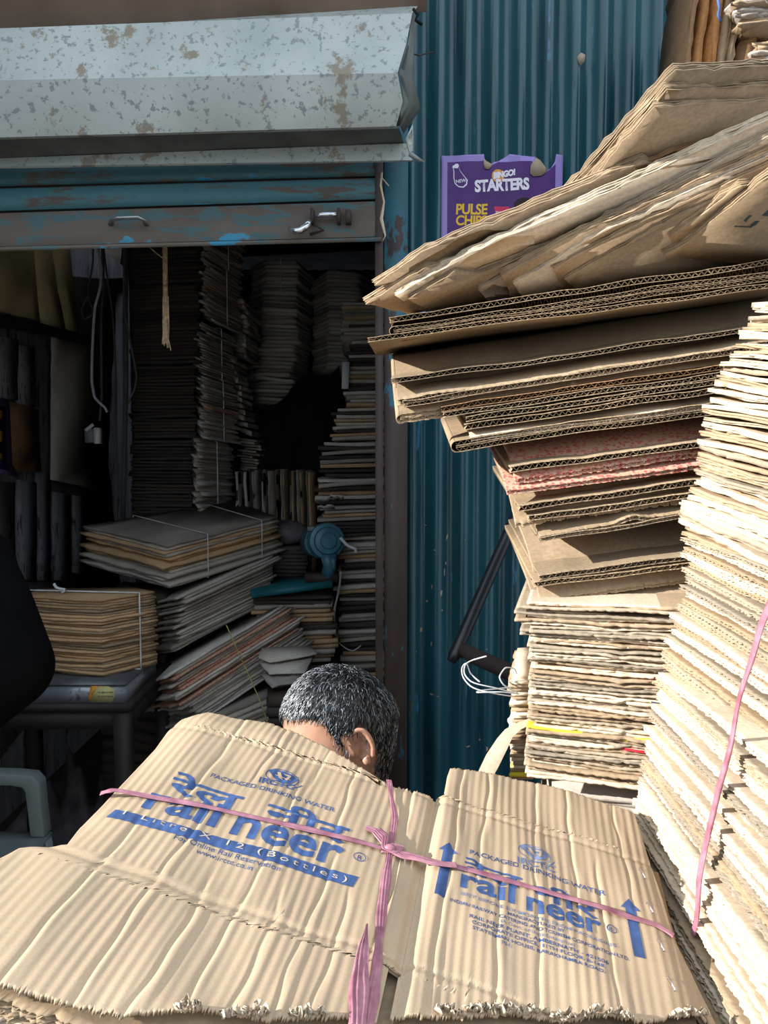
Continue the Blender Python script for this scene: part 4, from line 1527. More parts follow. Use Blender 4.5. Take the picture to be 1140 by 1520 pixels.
stext('MANUFACTURED BY', (0.270, 0.0165), (0.328, 0.0160), 'printed_lettering', 'ink', 0.01, 1.0)
stext('INDIAN RAILWAY CATERING AND TOURISM CORPORATION LTD.', (0.211, 0.0095), (0.392, 0.0088), 'printed_lettering', 'ink', 0.012, 1.05)
stext('(A Govt. of India Enterprise)', (0.263, 0.0030), (0.337, 0.0015), 'printed_lettering', 'inkl', 0.0, 1.0)
stext('RAIL NEER PLANT, AMBERNATH - 421506', (0.232, -0.0045), (0.370, -0.006), 'printed_lettering', 'ink', 0.012, 0.9)
stext('CORPORATE OFFICE, 11TH FLOOR, B-148,', (0.235, -0.0115), (0.366, -0.0125), 'printed_lettering', 'ink', 0.012, 0.9)
stext('STATESMAN HOUSE, BARAKHAMBA ROAD,', (0.236, -0.0185), (0.365, -0.0195), 'printed_lettering', 'ink', 0.012, 0.9)
stext('PH.', (0.265, -0.0255), (0.275, -0.0257), 'printed_lettering', 'inkl', 0.012, 0.9)
# staples
for (x, y) in ((953, 1297), (964, 1348), (980, 1404), (996, 1462)):
    s0, t0 = st(x, y)
    mb = MB()
    e = np.array([0.0022, -0.0062])
    pts = []
    for k, (q, l) in enumerate(((-1, -0.001), (-1, 0.0008), (0, 0.0016), (1, 0.0008), (1, -0.001))):
        pts.append(on_sheet(s0 + e[0] * q, t0 + e[1] * q, l + 0.001))
    mb.tube(pts, 0.0008, 6)
    mb.build('staple', 'chrome', TOP)

# --- cartons below the printed one
for i in range(17):
    rg = np.random.default_rng(500 + i)
    th = 0.017
    d = 0.012 + i * th
    ox, oy = rg.normal(0, 0.006, 2)
    sl, sr_, t0, t1 = -0.135 + ox - 0.01 * (i > 2), 0.452 + ox - 0.004 * (i == 0), -0.215 + oy - (0.030 if i == 0 else 0) * 0, 0.19 + oy
    sl += 0.02
    nl = sl - (0.085 - 0.012 * i if i < 3 else 0.02)
    if i < 3:
        t0 -= 0.012
    q = [O_ + R_ * a_ + U_ * b_ - N_ * (d + th) for a_, b_ in ((nl, t0), (sr_, t0), (sr_, t1), (sl, t1))]
    mb = MB()
    card(mb, *q, th * 0.42, 2, 0.0015, 0.0098, 0.0035, 0.0025, (0, 0.3), 600 + i, [0, 0.02, 0.12, 1], wave=i < 8, spl=5)
    mb.build('flattened_carton', ['kraft', 'kraft_light', 'kraft'][i % 3], NB, origin=q[0])

# torn corrugated fringe along the near edge
mb = MB()
rg = np.random.default_rng(9)
for (x0_, x1_, y_) in ((262, 300, 1500), (330, 400, 1508), (430, 480, 1510), (650, 800, 1500), (810, 935, 1506), (1000, 1048, 1502)):
    x = x0_
    while x < x1_:
        s0, t0 = st(x, y_ + rg.uniform(-4, 8))
        k = rg.integers(5, 8)
        a0 = rg.uniform(0, 6)
        r = rg.uniform(0.0025, 0.0045)
        G = []
        for j in range(k):
            an = a0 + j * 0.8
            b0 = on_sheet(s0 + r * math.cos(an) * 0.9, t0 + rg.normal(0, 0.0008), 0.0005)
            top = b0 + N_ * (0.004 + r * (0.6 + 0.5 * math.sin(an)) + rg.uniform(0, 0.004)) - U_ * rg.uniform(0, 0.006)
            G.append([b0, (b0 + top) / 2 + R_ * rg.normal(0, 0.0012), top])
        G = np.array(G)
        mb.thick(G, G + R_ * 0.0008 + U_ * 0.0004)
        x += rg.uniform(4, 9)
o = mb.build('torn_fringe', 'kraft_light', NB)
o['kind'] = 'stuff'


# --- pink twine
def ribbon(pix, w_, lift, nm, strands=3, seed=0, taper=False):
    rg = np.random.default_rng(seed)
    q = np.array([st(*p) for p in pix])
    t = np.linspace(0, len(q) - 1, 26 * len(q))
    s_ = np.interp(t, np.arange(len(q)), q[:, 0])
    u_ = np.interp(t, np.arange(len(q)), q[:, 1])
    for _ in range(20):
        s_[1:-1] = (s_[:-2] + 2 * s_[1:-1] + s_[2:]) / 4
        u_[1:-1] = (u_[:-2] + 2 * u_[1:-1] + u_[2:]) / 4
    hh_ = hsurf(s_, u_)
    # a taut strip bridges the hollows
    k = 30
    pad = np.pad(hh_, k, mode='edge')
    mx = np.array([pad[i:i + 2 * k].max() for i in range(len(hh_))])
    for _ in range(30):
        mx[1:-1] = (mx[:-2] + 2 * mx[1:-1] + mx[2:]) / 4
    mx = np.maximum(mx, hh_) + lift
    C_ = O_ + s_[:, None] * R_ + u_[:, None] * U_ + mx[:, None] * N_
    T_ = np.gradient(C_, axis=0)
    T_ /= np.linalg.norm(T_, axis=1)[:, None]
    side = np.cross(T_, N_)
    L = np.linspace(0, 1, len(C_)) * np.sum(np.linalg.norm(np.diff(C_, axis=0), axis=1))
    X = np.linspace(-1, 1, 15)
    wv_ = w_ * (1 + 0.16 * np.sin(L * 55 + seed) + 0.10 * np.sin(L * 130 + 2 * seed))
    if taper:
        wv_ = wv_ * np.interp(np.linspace(0, 1, len(L)), [0, 0.5, 1], [0.12, 0.6, 1.0])
    sh_ = 0.12 * w_ * np.sin(L * 40 + seed)
    Z = 0.22 * w_ * np.abs(np.sin(X[None] * 5.2 + 1.3 * np.sin(L * 28 + seed)[:, None])) * (1 - 0.5 * X[None] ** 2) + 0.05 * w_ * np.sin(X[None] * 14 + L[:, None] * 60)
    G = C_[:, None] + side[:, None] * (X[None] * wv_[:, None] + sh_[:, None])[..., None] + N_ * Z[..., None]
    mb = MB()
    mb.thick(G + N_ * 0.0004, G - N_ * 0.0004)
    return mb.build(nm, 'pink', NB, smooth=True)


ribbon([(150, 1172), (175, 1175), (300, 1200), (440, 1232), (568, 1262)], 0.0033, 0.0012, 'pink_twine', seed=1)
ribbon([(566, 1262), (640, 1282), (700, 1296), (800, 1325), (900, 1353), (975, 1375), (1000, 1390)], 0.0033, 0.0012, 'pink_twine', seed=2)
ribbon([(577, 1160), (579, 1180), (586, 1215), (583, 1240), (578, 1262)], 0.0034, 0.0014, 'pink_twine', seed=3)
ribbon([(578, 1262), (573, 1300), (566, 1360), (560, 1420), (552, 1470), (546, 1530)], 0.0046, 0.0014, 'pink_twine', seed=4)
ribbon([(541, 1380), (537, 1420), (533, 1470), (528, 1535)], 0.0100, 0.004, 'loose_twine_end', taper=True, seed=5)
ribbon([(542, 1233), (556, 1238), (566, 1250), (578, 1264), (600, 1276), (640, 1289), (676, 1292)], 0.0040, 0.004, 'loose_twine_end', seed=6)
ribbon([(560, 1236), (572, 1246), (570, 1262), (584, 1268), (596, 1262), (580, 1258)], 0.0036, 0.005, 'twine_knot', seed=7)
mb = MB()
s0, t0 = st(578, 1263)
mb.sphere(on_sheet(np.array(s0), np.array(t0), 0.005), (0.007, 0.005, 0.0045), 14, 8)
mb.build('twine_knot', 'pink', NB, smooth=True)

# bundles underneath, down to the floor
zb = (O_ - N_ * 0.31)[2]
o = [(-0.26, 0.62), (0.30, 0.56), (0.36, 0.95), (-0.20, 1.02)]
bundle('carton bundle directly beneath the printed foreground bundle', o, 0.38, zb - 0.075, 22, ['kraft', 'kraft_light'], seed=14, group='bundles under the foreground bundle')
bundle('carton bundle on the floor beneath the foreground bundle', o, 0.0, 0.37, 22, ['kraft', 'kraft_light'], seed=15, group='bundles under the foreground bundle')
# ================================================================== inside the shop
XWL = -1.63


def wl(px, py, off=0.0):
    """point on the left wall seen at a photo pixel"""
    d = P(px, py, 1.0) - CAM
    k = (XWL + off) / d[0]
    return CAM + d * k


# boards and planks fixed on the left wall
def wallboard(label, pts, mat, off=0.02, th=0.012, cat='board', group=None, name='wall_board'):
    q = [wl(x, y, off) for x, y in pts]
    rng = np.random.default_rng(int(pts[0][0] * 3 + pts[0][1]))
    sub = outline_sub(q, 0.08, rng, 0.002)
    mb = MB()
    prism(mb, sub[::-1], (1, 0, 0), th)
    return tag(mb.build(name, mat), label, cat, group)


wallboard('yellowed board nailed high on the left wall, nearest the frame edge', [(-60, 372), (-60, 452), (4, 464), (56, 478), (50, 418), (46, 372)], 'board_y', 0.05)
wallboard('yellowed board high on the left wall, middle of three', [(46, 372), (51, 400), (57, 480), (94, 489), (82, 430), (73, 366)], 'board_y', 0.052)
wallboard('narrow yellowed board high on the left wall, farthest in', [(74, 362), (84, 430), (95, 489), (115, 494), (106, 430), (100, 362)], 'board_y', 0.05)
wallboard('dark rail running under the yellowed boards', [(-60, 455), (-60, 475), (60, 497), (150, 518), (140, 504), (60, 482)], 'table', 0.06, 0.03)
wallboard('tall grey-green panel on the left wall under the switch box', [(75, 500), (74, 712), (141, 726), (144, 520)], 'board_g', 0.04)
wallboard('plain brown cardboard sheet pinned beside the small purple poster', [(4, 592), (8, 700), (60, 700), (56, 608)], 'kraft_dark', 0.05, 0.004, 'cardboard sheet')
for k, (x0, x1, y0, y1) in enumerate([(-60, -8, 482, 720), (-6, 20, 500, 590), (22, 46, 512, 600), (50, 70, 700, 860), (20, 48, 712, 860), (-40, 16, 712, 870), (74, 100, 730, 860), (104, 122, 735, 850)]):
    wallboard('grimy upright plank on the left wall', [(x0, y0), (x0, y1), (x1, y1 + 4), (x1, y0 + 4)], 'plank', 0.012 + 0.004 * (k % 3), 0.02, 'plank', 'upright planks on the left wall', 'wall_plank')
sp = thing('advert_poster', 'small lilac-bordered purple poster at the left frame edge inside the shop', 'poster', wl(10, 700, 0.06))
mb = MB()
q = [wl(x, y, 0.075) for x, y in [(-50, 580), (-50, 700), (0, 703), (28, 708), (18, 690), (14, 600), (14, 593)]]
prism(mb, np.array(q)[::-1], (1, 0, 0), 0.001)
mb.build('paper_sheet', 'lilac', sp)
mb = MB()
q = [wl(x, y, 0.077) for x, y in [(-50, 588), (-50, 692), (0, 696), (14, 699), (9, 680), (8, 604)]]
prism(mb, np.array(q)[::-1], (1, 0, 0), 0.001)
mb.build('printed_panel', 'purple', sp)
mb = MB()
for (x, y, w_, h_) in [(0, 616, 5, 8), (1, 648, 4, 10), (0, 678, 5, 6)]:
    prism(mb, np.array([wl(a, b, 0.079) for a, b in [(x - w_, y - h_), (x - w_, y + h_), (x + w_ * .6, y + h_ * .6), (x + w_ * .7, y - h_ * .7)]])[::-1], (1, 0, 0), 0.001)
mb.build('yellow_marks', 'gold', sp)['kind'] = 'stuff'

# switch box on the panel edge
sb = thing('switch_box', 'small white switch box with raised lid hanging at the edge of the grey-green panel', 'switch box', P(138, 660, 3.45))
mb = MB()
c = P(137, 647, 3.45)
mb.box(c, (0.05, 0.05, 0.062))
mb.build('box_body', 'plastic', sb)
mb = MB()
mb.box(P(146, 647, 3.43), (0.022, 0.05, 0.07))
mb.build('box_front', 'white_paper', sb)
mb = MB()
mb.slab([P(125, 637, 3.42), P(137, 628, 3.42), P(139, 632, 3.42), P(128, 641, 3.42)], 0.01)
mb.build('lid', 'white_paper', sb)


def smooth_path(pts, n=50, it=8):
    q = np.array(pts, float)
    t = np.linspace(0, len(q) - 1, n)
    sm = np.stack([np.interp(t, np.arange(len(q)), q[:, j]) for j in range(3)], 1)
    for _ in range(it):
        sm[1:-1] = (sm[:-2] + sm[1:-1] * 2 + sm[2:]) / 4
    return sm


def wire(label, pix, Y, r, mat, cat='cable', group=None, name='hanging_cable'):
    mb = MB()
    mb.tube(smooth_path([P(x, y, Y) for x, y in pix], 12 * len(pix)), r, 6)
    return tag(mb.build(name, mat, smooth=True), label, cat, group)


wire('white cable hanging down to a bare end above the switch box', [(144, 345), (146, 375), (151, 400), (149, 428), (141, 455), (139, 480), (137, 520), (136, 565), (140, 590), (150, 600), (156, 605), (159, 612)], 3.3, 0.0062, 'cable_w')
wire('thin grey cable looping left of the white cable', [(139, 330), (138, 392), (130, 430), (132, 445), (140, 465), (126, 475), (120, 462), (130, 440)], 3.32, 0.004, 'cable')
wire('twisted dark cable hanging right of the white cable', [(150, 330), (154, 420), (150, 470), (151, 590), (148, 625)], 3.36, 0.006, 'cable')
wire('long thin cable falling from the lintel to the long carton bundle', [(150, 330), (156, 390), (168, 470), (172, 560), (173, 700), (173, 790)], 3.45, 0.0045, 'cable')
wire('thin looped wire hanging beside the dark conduit', [(184, 330), (184, 455), (190, 490), (196, 520), (203, 558), (200, 578), (190, 598)], 3.0, 0.004, 'cable')
mb = MB()
mb.tube([P(187, 300, 3.42), P(186, 470, 3.42), P(187, 560, 3.42), P(182, 800, 3.42)], [0.012, 0.012, 0.011, 0.010], 10)
tag(mb.build('conduit_pipe', 'cable', smooth=True), 'dark upright conduit pipe behind the hanging cables', 'pipe')

rp = thing('hanging_rope', 'frayed jute rope hanging under the shutter', 'rope', P(245, 520, 2.25))
mb = MB()
t = np.linspace(0, 1, 90)
for k in range(4):
    ax = np.array([P(244.5 + 1.5 * a, 330 + 170 * a, 2.25) for a in t])
    ph = t * 70 + k * math.pi / 2
    mb.tube(ax + 0.0042 * np.stack([np.cos(ph), np.sin(ph), 0 * t], 1), 0.0036, 6)
mb.build('rope_body', 'rope', rp, smooth=True)
mb = MB()
rng = np.random.default_rng(8)
for k in range(16):
    x0 = 246 + rng.uniform(-4, 4)
    x1 = 246 + rng.uniform(-6, 8)
    mb.tube(smooth_path([P(x0, 440, 2.245), P(x0 + rng.uniform(-1, 1), 480, 2.245), P(x1, rng.uniform(500, 526), 2.24)], 14, 2), 0.0018, 5)
mb.build('frayed_end', 'rope', rp, smooth=True)['kind'] = 'stuff'
wire('loose strand tied to the jute rope', [(221, 366), (232, 376), (243, 384)], 2.25, 0.002, 'rope', 'string', name='loose_strand')

# ------------------------------------------------------------------ the stacks
GB = 'carton bundles in the tall stack by the conduit'


def stack(label, pix, yt, yb, n, mat, **kw):
    """pix: outline as (photo x, distance); yt, yb at the first point"""
    ym = (yt + yb) / 2
    o = [W2(x, ym, Y) for x, Y in pix]
    Y0 = pix[0][1]
    return bundle(label, o, zat(yb, Y0), zat(yt, Y0), n, mat, **kw)


GRY = ['kraft_grey', 'kraft_greyb', 'kraft_grey']
# A: tall stack, lit face as grey bundles, shaded left face as dark-coloured bundles
for k, (yt, yb, dx, n) in enumerate([(308, 372, 4, 17), (374, 462, 2, 22), (466, 545, -6, 20), (548, 640, -3, 24), (643, 756, -12, 28)]):
    pos = ['topmost', 'second from the top', 'middle', 'second from the bottom', 'lowest'][k]
    stack('tied grey-brown carton bundle, %s in the right half of the tall stack' % pos, [(303 + dx, 3.40), (356 + dx, 3.75), (338 + dx, 4.1), (284 + dx, 3.78)], yt, yb, n,
          GRY, tilt=(-0.40, 0.05), jit=0.018, jag=0.006, seed=60 + k, twine=[(0, 0.55, 0.5)], group=GB, tw=0.0028, step=0.05, odd={n // 2: 'redcard'} if k in (1, 3) else None)
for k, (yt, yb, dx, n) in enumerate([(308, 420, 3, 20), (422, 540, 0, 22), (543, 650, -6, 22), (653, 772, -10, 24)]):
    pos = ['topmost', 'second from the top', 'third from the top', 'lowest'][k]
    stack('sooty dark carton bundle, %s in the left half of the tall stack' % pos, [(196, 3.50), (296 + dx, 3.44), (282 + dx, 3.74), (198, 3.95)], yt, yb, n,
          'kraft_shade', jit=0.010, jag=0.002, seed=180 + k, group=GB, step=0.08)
for k, (yt, yb, x0) in enumerate([(438, 525, 350), (530, 640, 355), (650, 700, 368)]):
    stack(['small bundle wedged right of the tall stack, upper', 'slumped bundle wedged right of the tall stack, middle', 'small bundle wedged right of the tall stack, just above the upright cartons'][k],
          [(x0 + 14, 3.7), (x0 + 34 - 4 * k, 3.95), (x0 + 5, 4.2), (x0 - 12, 3.9)], yt, yb, 12, GRY, tilt=(-0.3 if k < 2 else -0.1, 0), lean=((-0.08, 0) if k == 1 else (0, 0)), jit=0.02, jag=0.006, seed=70 + k)
# B and C: tall back stacks
GBB = 'carton bundles stacked at the back wall'
Bo = lambda dx: [(393 + dx, 4.05), (441 + dx, 4.02), (464 + dx, 4.3), (458 + dx, 4.7), (380 + dx, 4.7), (372 + dx, 4.25)]
for k, (yt, yb, dx, n) in enumerate([(386, 437, 0, 9), (438, 515, -2, 13), (516, 600, -8, 14)]):
    stack('grey carton bundle at the back, %s of the left back stack' % ['topmost', 'middle', 'lowest'][k], Bo(dx), yt, yb, n, ['kraft_greyb', 'kraft_grey'], jit=0.012, seed=80 + k, tilt=(-0.06, 0), twine=[(0, 0.5, 0.5)] if k == 0 else None, group=GBB)
Co = lambda dx: [(488 + dx, 3.95), (532 + dx, 3.95), (562 + dx, 4.2), (560 + dx, 4.6), (474 + dx, 4.6), (465 + dx, 4.2)]
for k, (yt, yb, dx, n) in enumerate([(402, 446, 0, 8), (447, 496, 0, 8), (498, 548, -2, 8)]):
    stack('grey carton bundle at the back, %s of the right back stack' % ['topmost', 'middle', 'lowest'][k], Co(dx), yt, yb, n, ['kraft_greyb', 'kraft_grey'], jit=0.014, seed=90 + k, tilt=(-0.05, 0), group=GBB)
# bundles under B and C, the gloom put into their dark colour
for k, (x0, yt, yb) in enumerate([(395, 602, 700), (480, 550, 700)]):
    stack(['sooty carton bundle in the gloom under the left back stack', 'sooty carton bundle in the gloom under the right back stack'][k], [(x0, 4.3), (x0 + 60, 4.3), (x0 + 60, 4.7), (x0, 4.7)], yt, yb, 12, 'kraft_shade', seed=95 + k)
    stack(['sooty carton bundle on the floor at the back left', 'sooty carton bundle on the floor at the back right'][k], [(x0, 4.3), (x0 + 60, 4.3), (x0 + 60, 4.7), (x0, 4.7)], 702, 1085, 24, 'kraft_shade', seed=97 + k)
# black tarpaulin over the gap
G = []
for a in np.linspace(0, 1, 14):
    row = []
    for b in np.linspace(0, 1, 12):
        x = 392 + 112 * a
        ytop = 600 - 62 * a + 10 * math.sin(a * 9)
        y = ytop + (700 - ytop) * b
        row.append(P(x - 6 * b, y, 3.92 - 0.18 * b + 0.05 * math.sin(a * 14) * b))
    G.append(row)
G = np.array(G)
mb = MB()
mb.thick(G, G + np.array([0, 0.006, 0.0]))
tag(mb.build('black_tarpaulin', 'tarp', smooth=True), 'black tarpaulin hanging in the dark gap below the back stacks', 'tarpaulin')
# D: right column by the post
GD = 'carton bundles in the column beside the door post'
dl = [(444, 500, 512, 10), (502, 545, 520, 8), (547, 600, 514, 9), (602, 650, 496, 9), (652, 705, 476, 8), (707, 745, 470, 6), (748, 800, 476, 9), (803, 862, 505, 10), (866, 928, 500, 10), (932, 1010, 505, 12), (1014, 1140, 500, 14)]
dn = ['topmost', 'second', 'third', 'fourth', 'fifth', 'sixth', 'seventh', 'eighth', 'ninth', 'tenth', 'lowest']
for k, (yt, yb, x0, n) in enumerate(dl):
    stack('dark wide carton bundle, %s in the column left of the door post' % dn[k],
          [(x0, 3.2), (700, 3.25), (700, 3.75), (x0 + 5, 3.75)], yt, yb, n, ['kraft_grey', 'kraft_tan', 'kraft_shade', 'kraft_greyb', 'kraft_shade'], seed=110 + k, jit=0.014, jag=0.004, tilt=(0.03, 0), group=GD, step=0.06,
          odd={n - 1: 'kraft_greyb'})
mb = MB()
mb.slab([P(508, 537, 3.17), P(519, 537, 3.17), P(517, 577, 3.17), P(507, 577, 3.17)], 0.02)
tag(mb.build('paper_strip', 'white_paper'), 'pale upright strip against the column of dark bundles', 'strip')
mb = MB()
mb.tube(smooth_path([P(x, y, 3.12) for x, y in [(506, 848), (503, 880), (495, 905), (497, 940), (500, 952), (512, 962), (524, 968), (536, 958)]], 40), [0.005] * 40, 6, flat=0.5)
tag(mb.build('white_strap', 'twine', smooth=True), 'loose white strap dangling between the teal bench and the dark column', 'strap')

# H: upright cartons
rng = np.random.default_rng(55)
for (x0, x1, lab, sd, pal) in [(352, 408, 'row of upright pale-edged cartons tied together behind the long bundle', 1, ['kraft_greyb', 'kraft_grey', 'kraft_shade']),
                               (412, 462, 'row of upright brown cartons tied together left of the blue machine', 2, ['kraft_tan', 'kraft_shade', 'kraft_grey'])]:
    Y = 3.5
    root = thing('carton_bundle', lab, 'cardboard bundle', P((x0 + x1) / 2, 850, Y))
    x = x0
    k = 0
    while x < x1:
        wpx = rng.uniform(2.6, 5.5)
        a, b = P(x, 698 + rng.uniform(-2, 3), Y + rng.normal(0, 0.01)), P(x + wpx * 0.8, 850, Y + 0.02)
        sub = outline_sub([(a[0], a[1], b[2]), (b[0], a[1], b[2]), (b[0] - 0.01, a[1], a[2]), (a[0] - 0.01, a[1], a[2] - 0.003)], 0.05, rng, 0.002)
        mb = MB()
        prism(mb, sub, (0.05, 1, 0), 0.34)
        mb.build('flattened_carton', pal[k % 3], root)
        x += wpx
        k += 1
stack('sooty carton bundle on the floor under the upright cartons', [(345, 3.5), (465, 3.5), (462, 3.85), (350, 3.85)], 852, 1180, 22, 'kraft_shade', seed=130)

# E: long bundle; F: slumped pile under it
stack('long bundle of wide cartons tied with white twine, lying on the slumped pile', [(246, 2.86), (412, 3.28), (350, 3.62), (124, 3.2)], 784, 850, 13, ['kraft_tan', 'kraft_grey', 'kraft_grey'], tilt=(0.02, 0.16), jit=0.016, jag=0.003, seed=140,
      twine=[(0, 0.32, 0.32), (0, 0.82, 0.8)], step=0.05)
stack('bundle of cartons slumping to the left under the long bundle', [(262, 2.84), (398, 3.15), (352, 3.5), (205, 3.15)], 880, 960, 17, GRY, tilt=(0.38, 0), lean=(0.03, 0), jit=0.02, jag=0.004, seed=141)
stack('slumped carton bundle with red print and a yellow strap', [(292, 2.66), (462, 2.95), (410, 3.3), (232, 3.0)], 962, 1058, 20, ['kraft_greyb', 'kraft_grey', 'kraft_greyb'], tilt=(0.52, 0), lean=(-0.10, 0), jit=0.022, jag=0.005, seed=142,
      odd={14: 'redcard', 13: 'redcard', 9: 'redcard', 17: 'redcard'})
stack('lower slumped carton bundle behind the seated man', [(300, 2.66), (452, 2.84), (375, 3.0), (245, 2.96)], 1062, 1290, 26, ['kraft_greyb', 'kraft_grey'], tilt=(0.30, 0), jit=0.02, jag=0.005, seed=143)
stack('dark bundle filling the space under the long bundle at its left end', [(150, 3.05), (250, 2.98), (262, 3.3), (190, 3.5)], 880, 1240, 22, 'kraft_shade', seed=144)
mb = MB()
mb.tube(smooth_path([P(x, y, 2.6) for x, y in [(336, 928), (350, 960), (372, 1008), (388, 1045), (398, 1075)]], 30), 0.005, 6, flat=0.4)
tag(mb.build('yellow_strap', 'strap_yellow', smooth=True), 'thin yellow strap hanging over the slumped bundle', 'strap')

# G: bundle under the teal bench, bench and machine
stack('squat dark bundle of cartons under the teal bench top', [(378, 3.02), (496, 3.05), (500, 3.45), (385, 3.45)], 885, 985, 15, ['kraft_tan', 'kraft_shade', 'kraft_grey', 'kraft_tan'], jit=0.012, seed=150, tilt=(0.02, 0))
stack('dark carton bundle on the floor under the teal bench', [(378, 3.02), (500, 3.05), (505, 3.45), (385, 3.45)], 988, 1262, 22, 'kraft_shade', seed=151)
bn = thing('bench', 'teal painted bench top carrying the blue machine', 'bench', P(440, 880, 3.1))
mb = MB()
q = [P(374, 888, 2.98), P(494, 872, 3.0), P(492, 853, 3.42), P(366, 862, 3.42)]
mb.slab([q[0], q[1], q[2], q[3]], 0.022)
mb.build('bench_top', 'bench', bn)
for (x, Y) in ((384, 3.40), (488, 3.40)):
    mb = MB()
    p = P(x, 866, Y)
    mb.box((p[0], p[1], p[2] / 2 - 0.012), (0.035, 0.035, p[2] - 0.01))
    mb.build('leg', 'steel_rusty', bn)

mc = thing('blue_machine', 'round blue-painted machine housing standing on the teal bench', 'machine', P(480, 858, 3.12))
cM = P(484, 803, 3.08)
axm = nrm((0.28, -1, 0.12))
mb = MB()
mb.lathe([(0.0, 0.06), (0.030, 0.058), (0.034, 0.050), (0.052, 0.045), (0.056, 0.030), (0.070, 0.026), (0.074, 0.005), (0.074, -0.03), (0.060, -0.045), (0.0, -0.05)], cM, axm, 32)
mb.build('housing', 'machine', mc, auto=40)
mb = MB()
mb.lathe([(0.0, 0.0), (0.055, 0.0), (0.066, -0.01), (0.066, -0.13), (0.05, -0.15), (0, -0.15)], cM + np.array([-0.022, 0.02, -0.005]), axm, 24)
mb.build('motor_body', 'machine', mc, auto=40)
mb = MB()
mb.tube([cM + np.array([0.012, -0.02, -0.05]), cM + np.array([0.015, -0.02, -0.10]), cM + np.array([0.005, 0, -0.145])], [0.036, 0.026, 0.030], 12)
mb.build('pedestal', 'machine', mc, smooth=True)
mb = MB()
mb.tube([cM + np.array([0.032, -0.06, -0.062]), cM + np.array([0.034, -0.06, -0.09]), cM + np.array([0.036, -0.05, -0.115])], [0.010, 0.009, 0.006], 8)
mb.build('spout', 'machine', mc, smooth=True)
mb = MB()
mb.box(cM + np.array([-0.058, -0.01, 0.052]), (0.03, 0.04, 0.016))
mb.build('mounting_lug', 'plastic', mc)
mb = MB()
mb.tube(smooth_path([P(x, y, 3.03) for x, y in [(505, 798), (512, 806), (519, 812), (527, 814), (529, 820)]], 20, 2), 0.0065, 8)
mb.build('white_lever', 'twine', mc, smooth=True)
mb = MB()
mb.box(P(478, 856, 3.1), (0.13, 0.10, 0.03))
mb.build('base_plate', 'steel_rusty', mc)
mb = MB()
mb.sphere(P(424, 790, 3.4), (0.10, 0.08, 0.055), 18, 10)
tag(mb.build('grey_sack', 'rag', smooth=True), 'small grey sack lying left of the blue machine', 'sack')
stack('short stack of small dark cartons carrying the grey sack', [(400, 3.32), (455, 3.32), (455, 3.49), (400, 3.49)], 812, 856, 8, 'kraft_shade', seed=155)

# crumpled pale card bits on the column
rng = np.random.default_rng(66)
for k, (x, y, wd, hh_) in enumerate([(478, 742, 22, 7), (500, 738, 20, 6), (484, 754, 26, 6)]):
    G = []
    for a in np.linspace(0, 1, 6):
        G.append([P(x - wd / 2 + wd * a, y + hh_ * (b - .5) + rng.uniform(-2, 2), 3.12 + 0.04 * b) for b in (0, .5, 1)])
    G = np.array(G)
    mb = MB()
    mb.thick(G, G + np.array([0, 0.003, 0.003]))
    tag(mb.build('crumpled_card', 'kraft_greyb'), 'crumpled pale card end above the blue machine', 'crumpled card', 'crumpled card ends above the blue machine')

# I: loose pale sheets behind the head
for k, (pts, lab) in enumerate([([(388, 964), (458, 960), (470, 972), (400, 984), (384, 978)], 'top loose pale card sheet behind the man'), ([(384, 985), (440, 974), (468, 974), (452, 1000), (400, 1002)], 'middle loose pale card sheet behind the man'),
                                ([(386, 1003), (445, 996), (464, 980), (452, 1012), (404, 1022)], 'lowest loose pale card sheet behind the man')]):
    rng = np.random.default_rng(k)
    q = []
    zt = zat(970 + 10 * k, 2.62)
    for (x, y) in pts:
        Yq = 2.62 + (995 + 8 * k - y) * 0.0065
        q.append(P(x, y, Yq))
    mb = MB()
    prism(mb, outline_sub(q[::-1], 0.03, rng, 0.002), nrm((0.0, -0.35, 1)), 0.006)
    tag(mb.build('card_sheet', 'kraft_greyb'), lab, 'card sheet', 'loose sheets behind the man')
stack('small dark heap of cartons carrying the loose pale sheets', [(400, 2.52), (500, 2.52), (495, 2.64), (400, 2.64)], 1030, 1362, 20, 'kraft_shade', seed=160)

# ------------------------------------------------------------------ table, scale, bundle on the scale
tb = thing('wooden_table', 'dark wooden table holding the platform scale', 'table', (-1.1, 2.6, 0))
zt = zat(1046, 2.42)
x1t = P(192, 1046, 2.42)[0]
mb = MB()
mb.box((x1t - 0.28, 2.42 + 0.25, zt - 0.012), (0.56, 0.50, 0.024))
mb.build('tabletop', 'table', tb)
mb = MB()
mb.box((x1t - 0.28, 2.44, zt - 0.055), (0.52, 0.02, 0.06))
mb.build('apron', 'table', tb)
mb = MB()
mb.box((x1t - 0.02, 2.67, zt - 0.055), (0.02, 0.44, 0.06))
mb.build('apron', 'table', tb)
for (x, Y) in ((x1t - 0.03, 2.45), (x1t - 0.53, 2.45), (x1t - 0.03, 2.89), (x1t - 0.53, 2.89)):
    mb = MB()
    mb.box((x, Y, zt / 2 - 0.015), (0.05, 0.05, zt - 0.03))
    mb.build('leg', 'table', tb)
scl = thing('platform_scale', 'flat steel platform scale with a yellow sticker on its front', 'scale', P(140, 1045, 2.5))
zs0, zs1 = zt + 0.001, zat(1017, 2.43)
xs1, xs0 = P(185, 1017, 2.43)[0], P(185, 1017, 2.43)[0] - 0.34
mb = MB()
mb.box(((xs0 + xs1) / 2, 2.43 + 0.17, (zs0 + zs1) / 2 - 0.002), (xs1 - xs0, 0.34, zs1 - zs0 - 0.005))
mb.build('scale_body', 'scale_side', scl)
mb = MB()
mb.box(((xs0 + xs1) / 2, 2.43 + 0.17, zs1 + 0.002), (xs1 - xs0 + 0.008, 0.348, 0.006))
